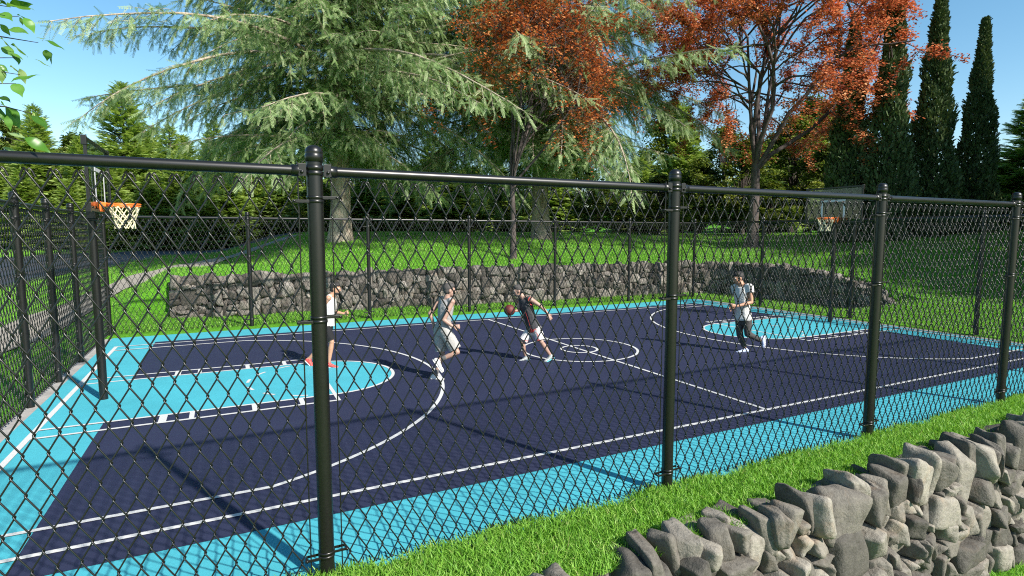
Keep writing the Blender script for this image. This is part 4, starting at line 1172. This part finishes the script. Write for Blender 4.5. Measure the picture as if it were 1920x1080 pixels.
person('player in loose white sleeveless top and dark trousers jogging towards midcourt at the far end', t4, (-.78, -.62),
       dict(head=(1384.5, 521, 0), neck=(1391, 535, 0), pelvis=(1394, 597, 0), elbowL=(1409, 567, -.22), wristL=(1382, 574, -.26), handL=(1373, 573, -.26), elbowR=(1384, 567, .18), wristR=(1376, 578, .1), handR=(1370, 577, .08),
            kneeR=(1387, 627, .06), ankleR=(1396, 651, .08), heelR=(1403, 660, .08), toeR=(1381, 662, .04), kneeL=(1402, 626, -.12), ankleL=(1426, 638, -.1), heelL=(1434, 631, -.1), toeL=(1432, 651, -.1)),
       1.12, SK['tan'], (HAIR,), white_top, dark_trs, blue_shoe, (-.98, -.1, -.18), sleeves=True, long_legs=True, sole=white_shoe, curl=(.7, .8), hem=.06)
def ball():
    r = .127; c = at(955.5, 581.5, t3-.19)
    m, nt, b = newmat('ball_leather'); f = noise(nt, 220, 2, .5)
    nt.links.new(ramp(nt, noise(nt, 8, 3), [(.3, (.085, .013, .010)), (.7, (.12, .018, .012))]), b.inputs['Base Color']); b.inputs['Roughness'].default_value = .6; bump(nt, b, f, .4, .003)
    bm = bmesh.new(); bmesh.ops.create_uvsphere(bm, u_segments=32, v_segments=20, radius=r); me = bpy.data.meshes.new('basketball'); bm.to_mesh(me); bm.free()
    me.polygons.foreach_set('use_smooth', np.ones(len(me.polygons), bool))
    o = link('basketball', me, m, None, tuple(c)); tag(o, 'dark red basketball held by the dribbling player in charcoal', 'basketball')
    o.rotation_euler = (.4, .5, .2)
    s = MB(); a = np.linspace(0, 2*np.pi, 41); rr = r*1.001
    for ax in range(2):
        P = np.stack([rr*np.cos(a), rr*np.sin(a), 0*a], -1); P = np.roll(P, ax, 1); s.tube(P, .003, 5, .5, False)
    for sg in (-1, 1):
        P = np.stack([rr*np.cos(a), rr*.55*np.sin(2*a)*0+sg*rr*(.45+.25*np.cos(2*a)), rr*np.sin(a)], -1); P = P/np.linalg.norm(P, axis=1, keepdims=True)*rr; s.tube(P, .003, 5, .5, False)
    s.build('seams', plain('ball_seam', (.02, .02, .02), .7), o)
ball()

# ------------------------------------------------------------------ light, sky, camera
sun_dir = Vector((.383*math.cos(R_(37.5)), -.924*math.cos(R_(37.5)), math.sin(R_(37.5))))
ld = bpy.data.lights.new('sun', 'SUN'); ld.energy = 5.0; ld.angle = R_(1.3); ld.color = (1.0, .945, .86)
lo = bpy.data.objects.new('sun', ld); COL.objects.link(lo); lo.rotation_mode = 'QUATERNION'; lo.rotation_quaternion = sun_dir.to_track_quat('Z', 'Y'); lo.location = (20, -40, 40)
w = bpy.data.worlds.new('World'); SC.world = w; w.use_nodes = True
nt = w.node_tree; bg = nt.nodes['Background']; sk = nt.nodes.new('ShaderNodeTexSky'); sk.sky_type = 'NISHITA'; sk.sun_disc = False
sk.sun_elevation = R_(37.5); sk.sun_rotation = math.atan2(.383, -.924); sk.air_density = 1.0; sk.dust_density = .3; sk.ozone_density = 1.2
hs_ = nt.nodes.new('ShaderNodeHueSaturation'); hs_.inputs['Hue'].default_value = .487; hs_.inputs['Saturation'].default_value = 1.22; nt.links.new(sk.outputs[0], hs_.inputs['Color'])
nt.links.new(hs_.outputs[0], bg.inputs[0]); bg.inputs[1].default_value = .10
cd = bpy.data.cameras.new('camera'); cam = bpy.data.objects.new('camera', cd); COL.objects.link(cam)
cd.sensor_width = 36; cd.lens = F_PX/1920*36; cd.clip_start = .05; cd.clip_end = 2000
mw = Matrix(((RT[0], UP[0], -FW[0], CAM[0]), (RT[1], UP[1], -FW[1], CAM[1]), (RT[2], UP[2], -FW[2], CAM[2]), (0, 0, 0, 1)))
cam.matrix_world = mw; SC.camera = cam
SC.view_settings.view_transform = 'Standard'; SC.view_settings.look = 'None'; SC.view_settings.exposure = .9; SC.view_settings.gamma = 1
SC.cycles.max_bounces = 8; SC.cycles.transparent_max_bounces = 12; SC.cycles.diffuse_bounces = 3; SC.cycles.glossy_bounces = 3
SC.cycles.use_denoising = False; SC.cycles.filter_width = 1.1
# everything was measured in court units; bring the place to real size (fence 3.3 m, players about 1.8 m)
KS = .925
for o in list(SC.objects):
    if o.parent is None and o.type in ('MESH', 'EMPTY'):
        o.location = Vector(o.location)*KS; o.scale = Vector(o.scale)*KS
cam.location = Vector(CAM)*KS
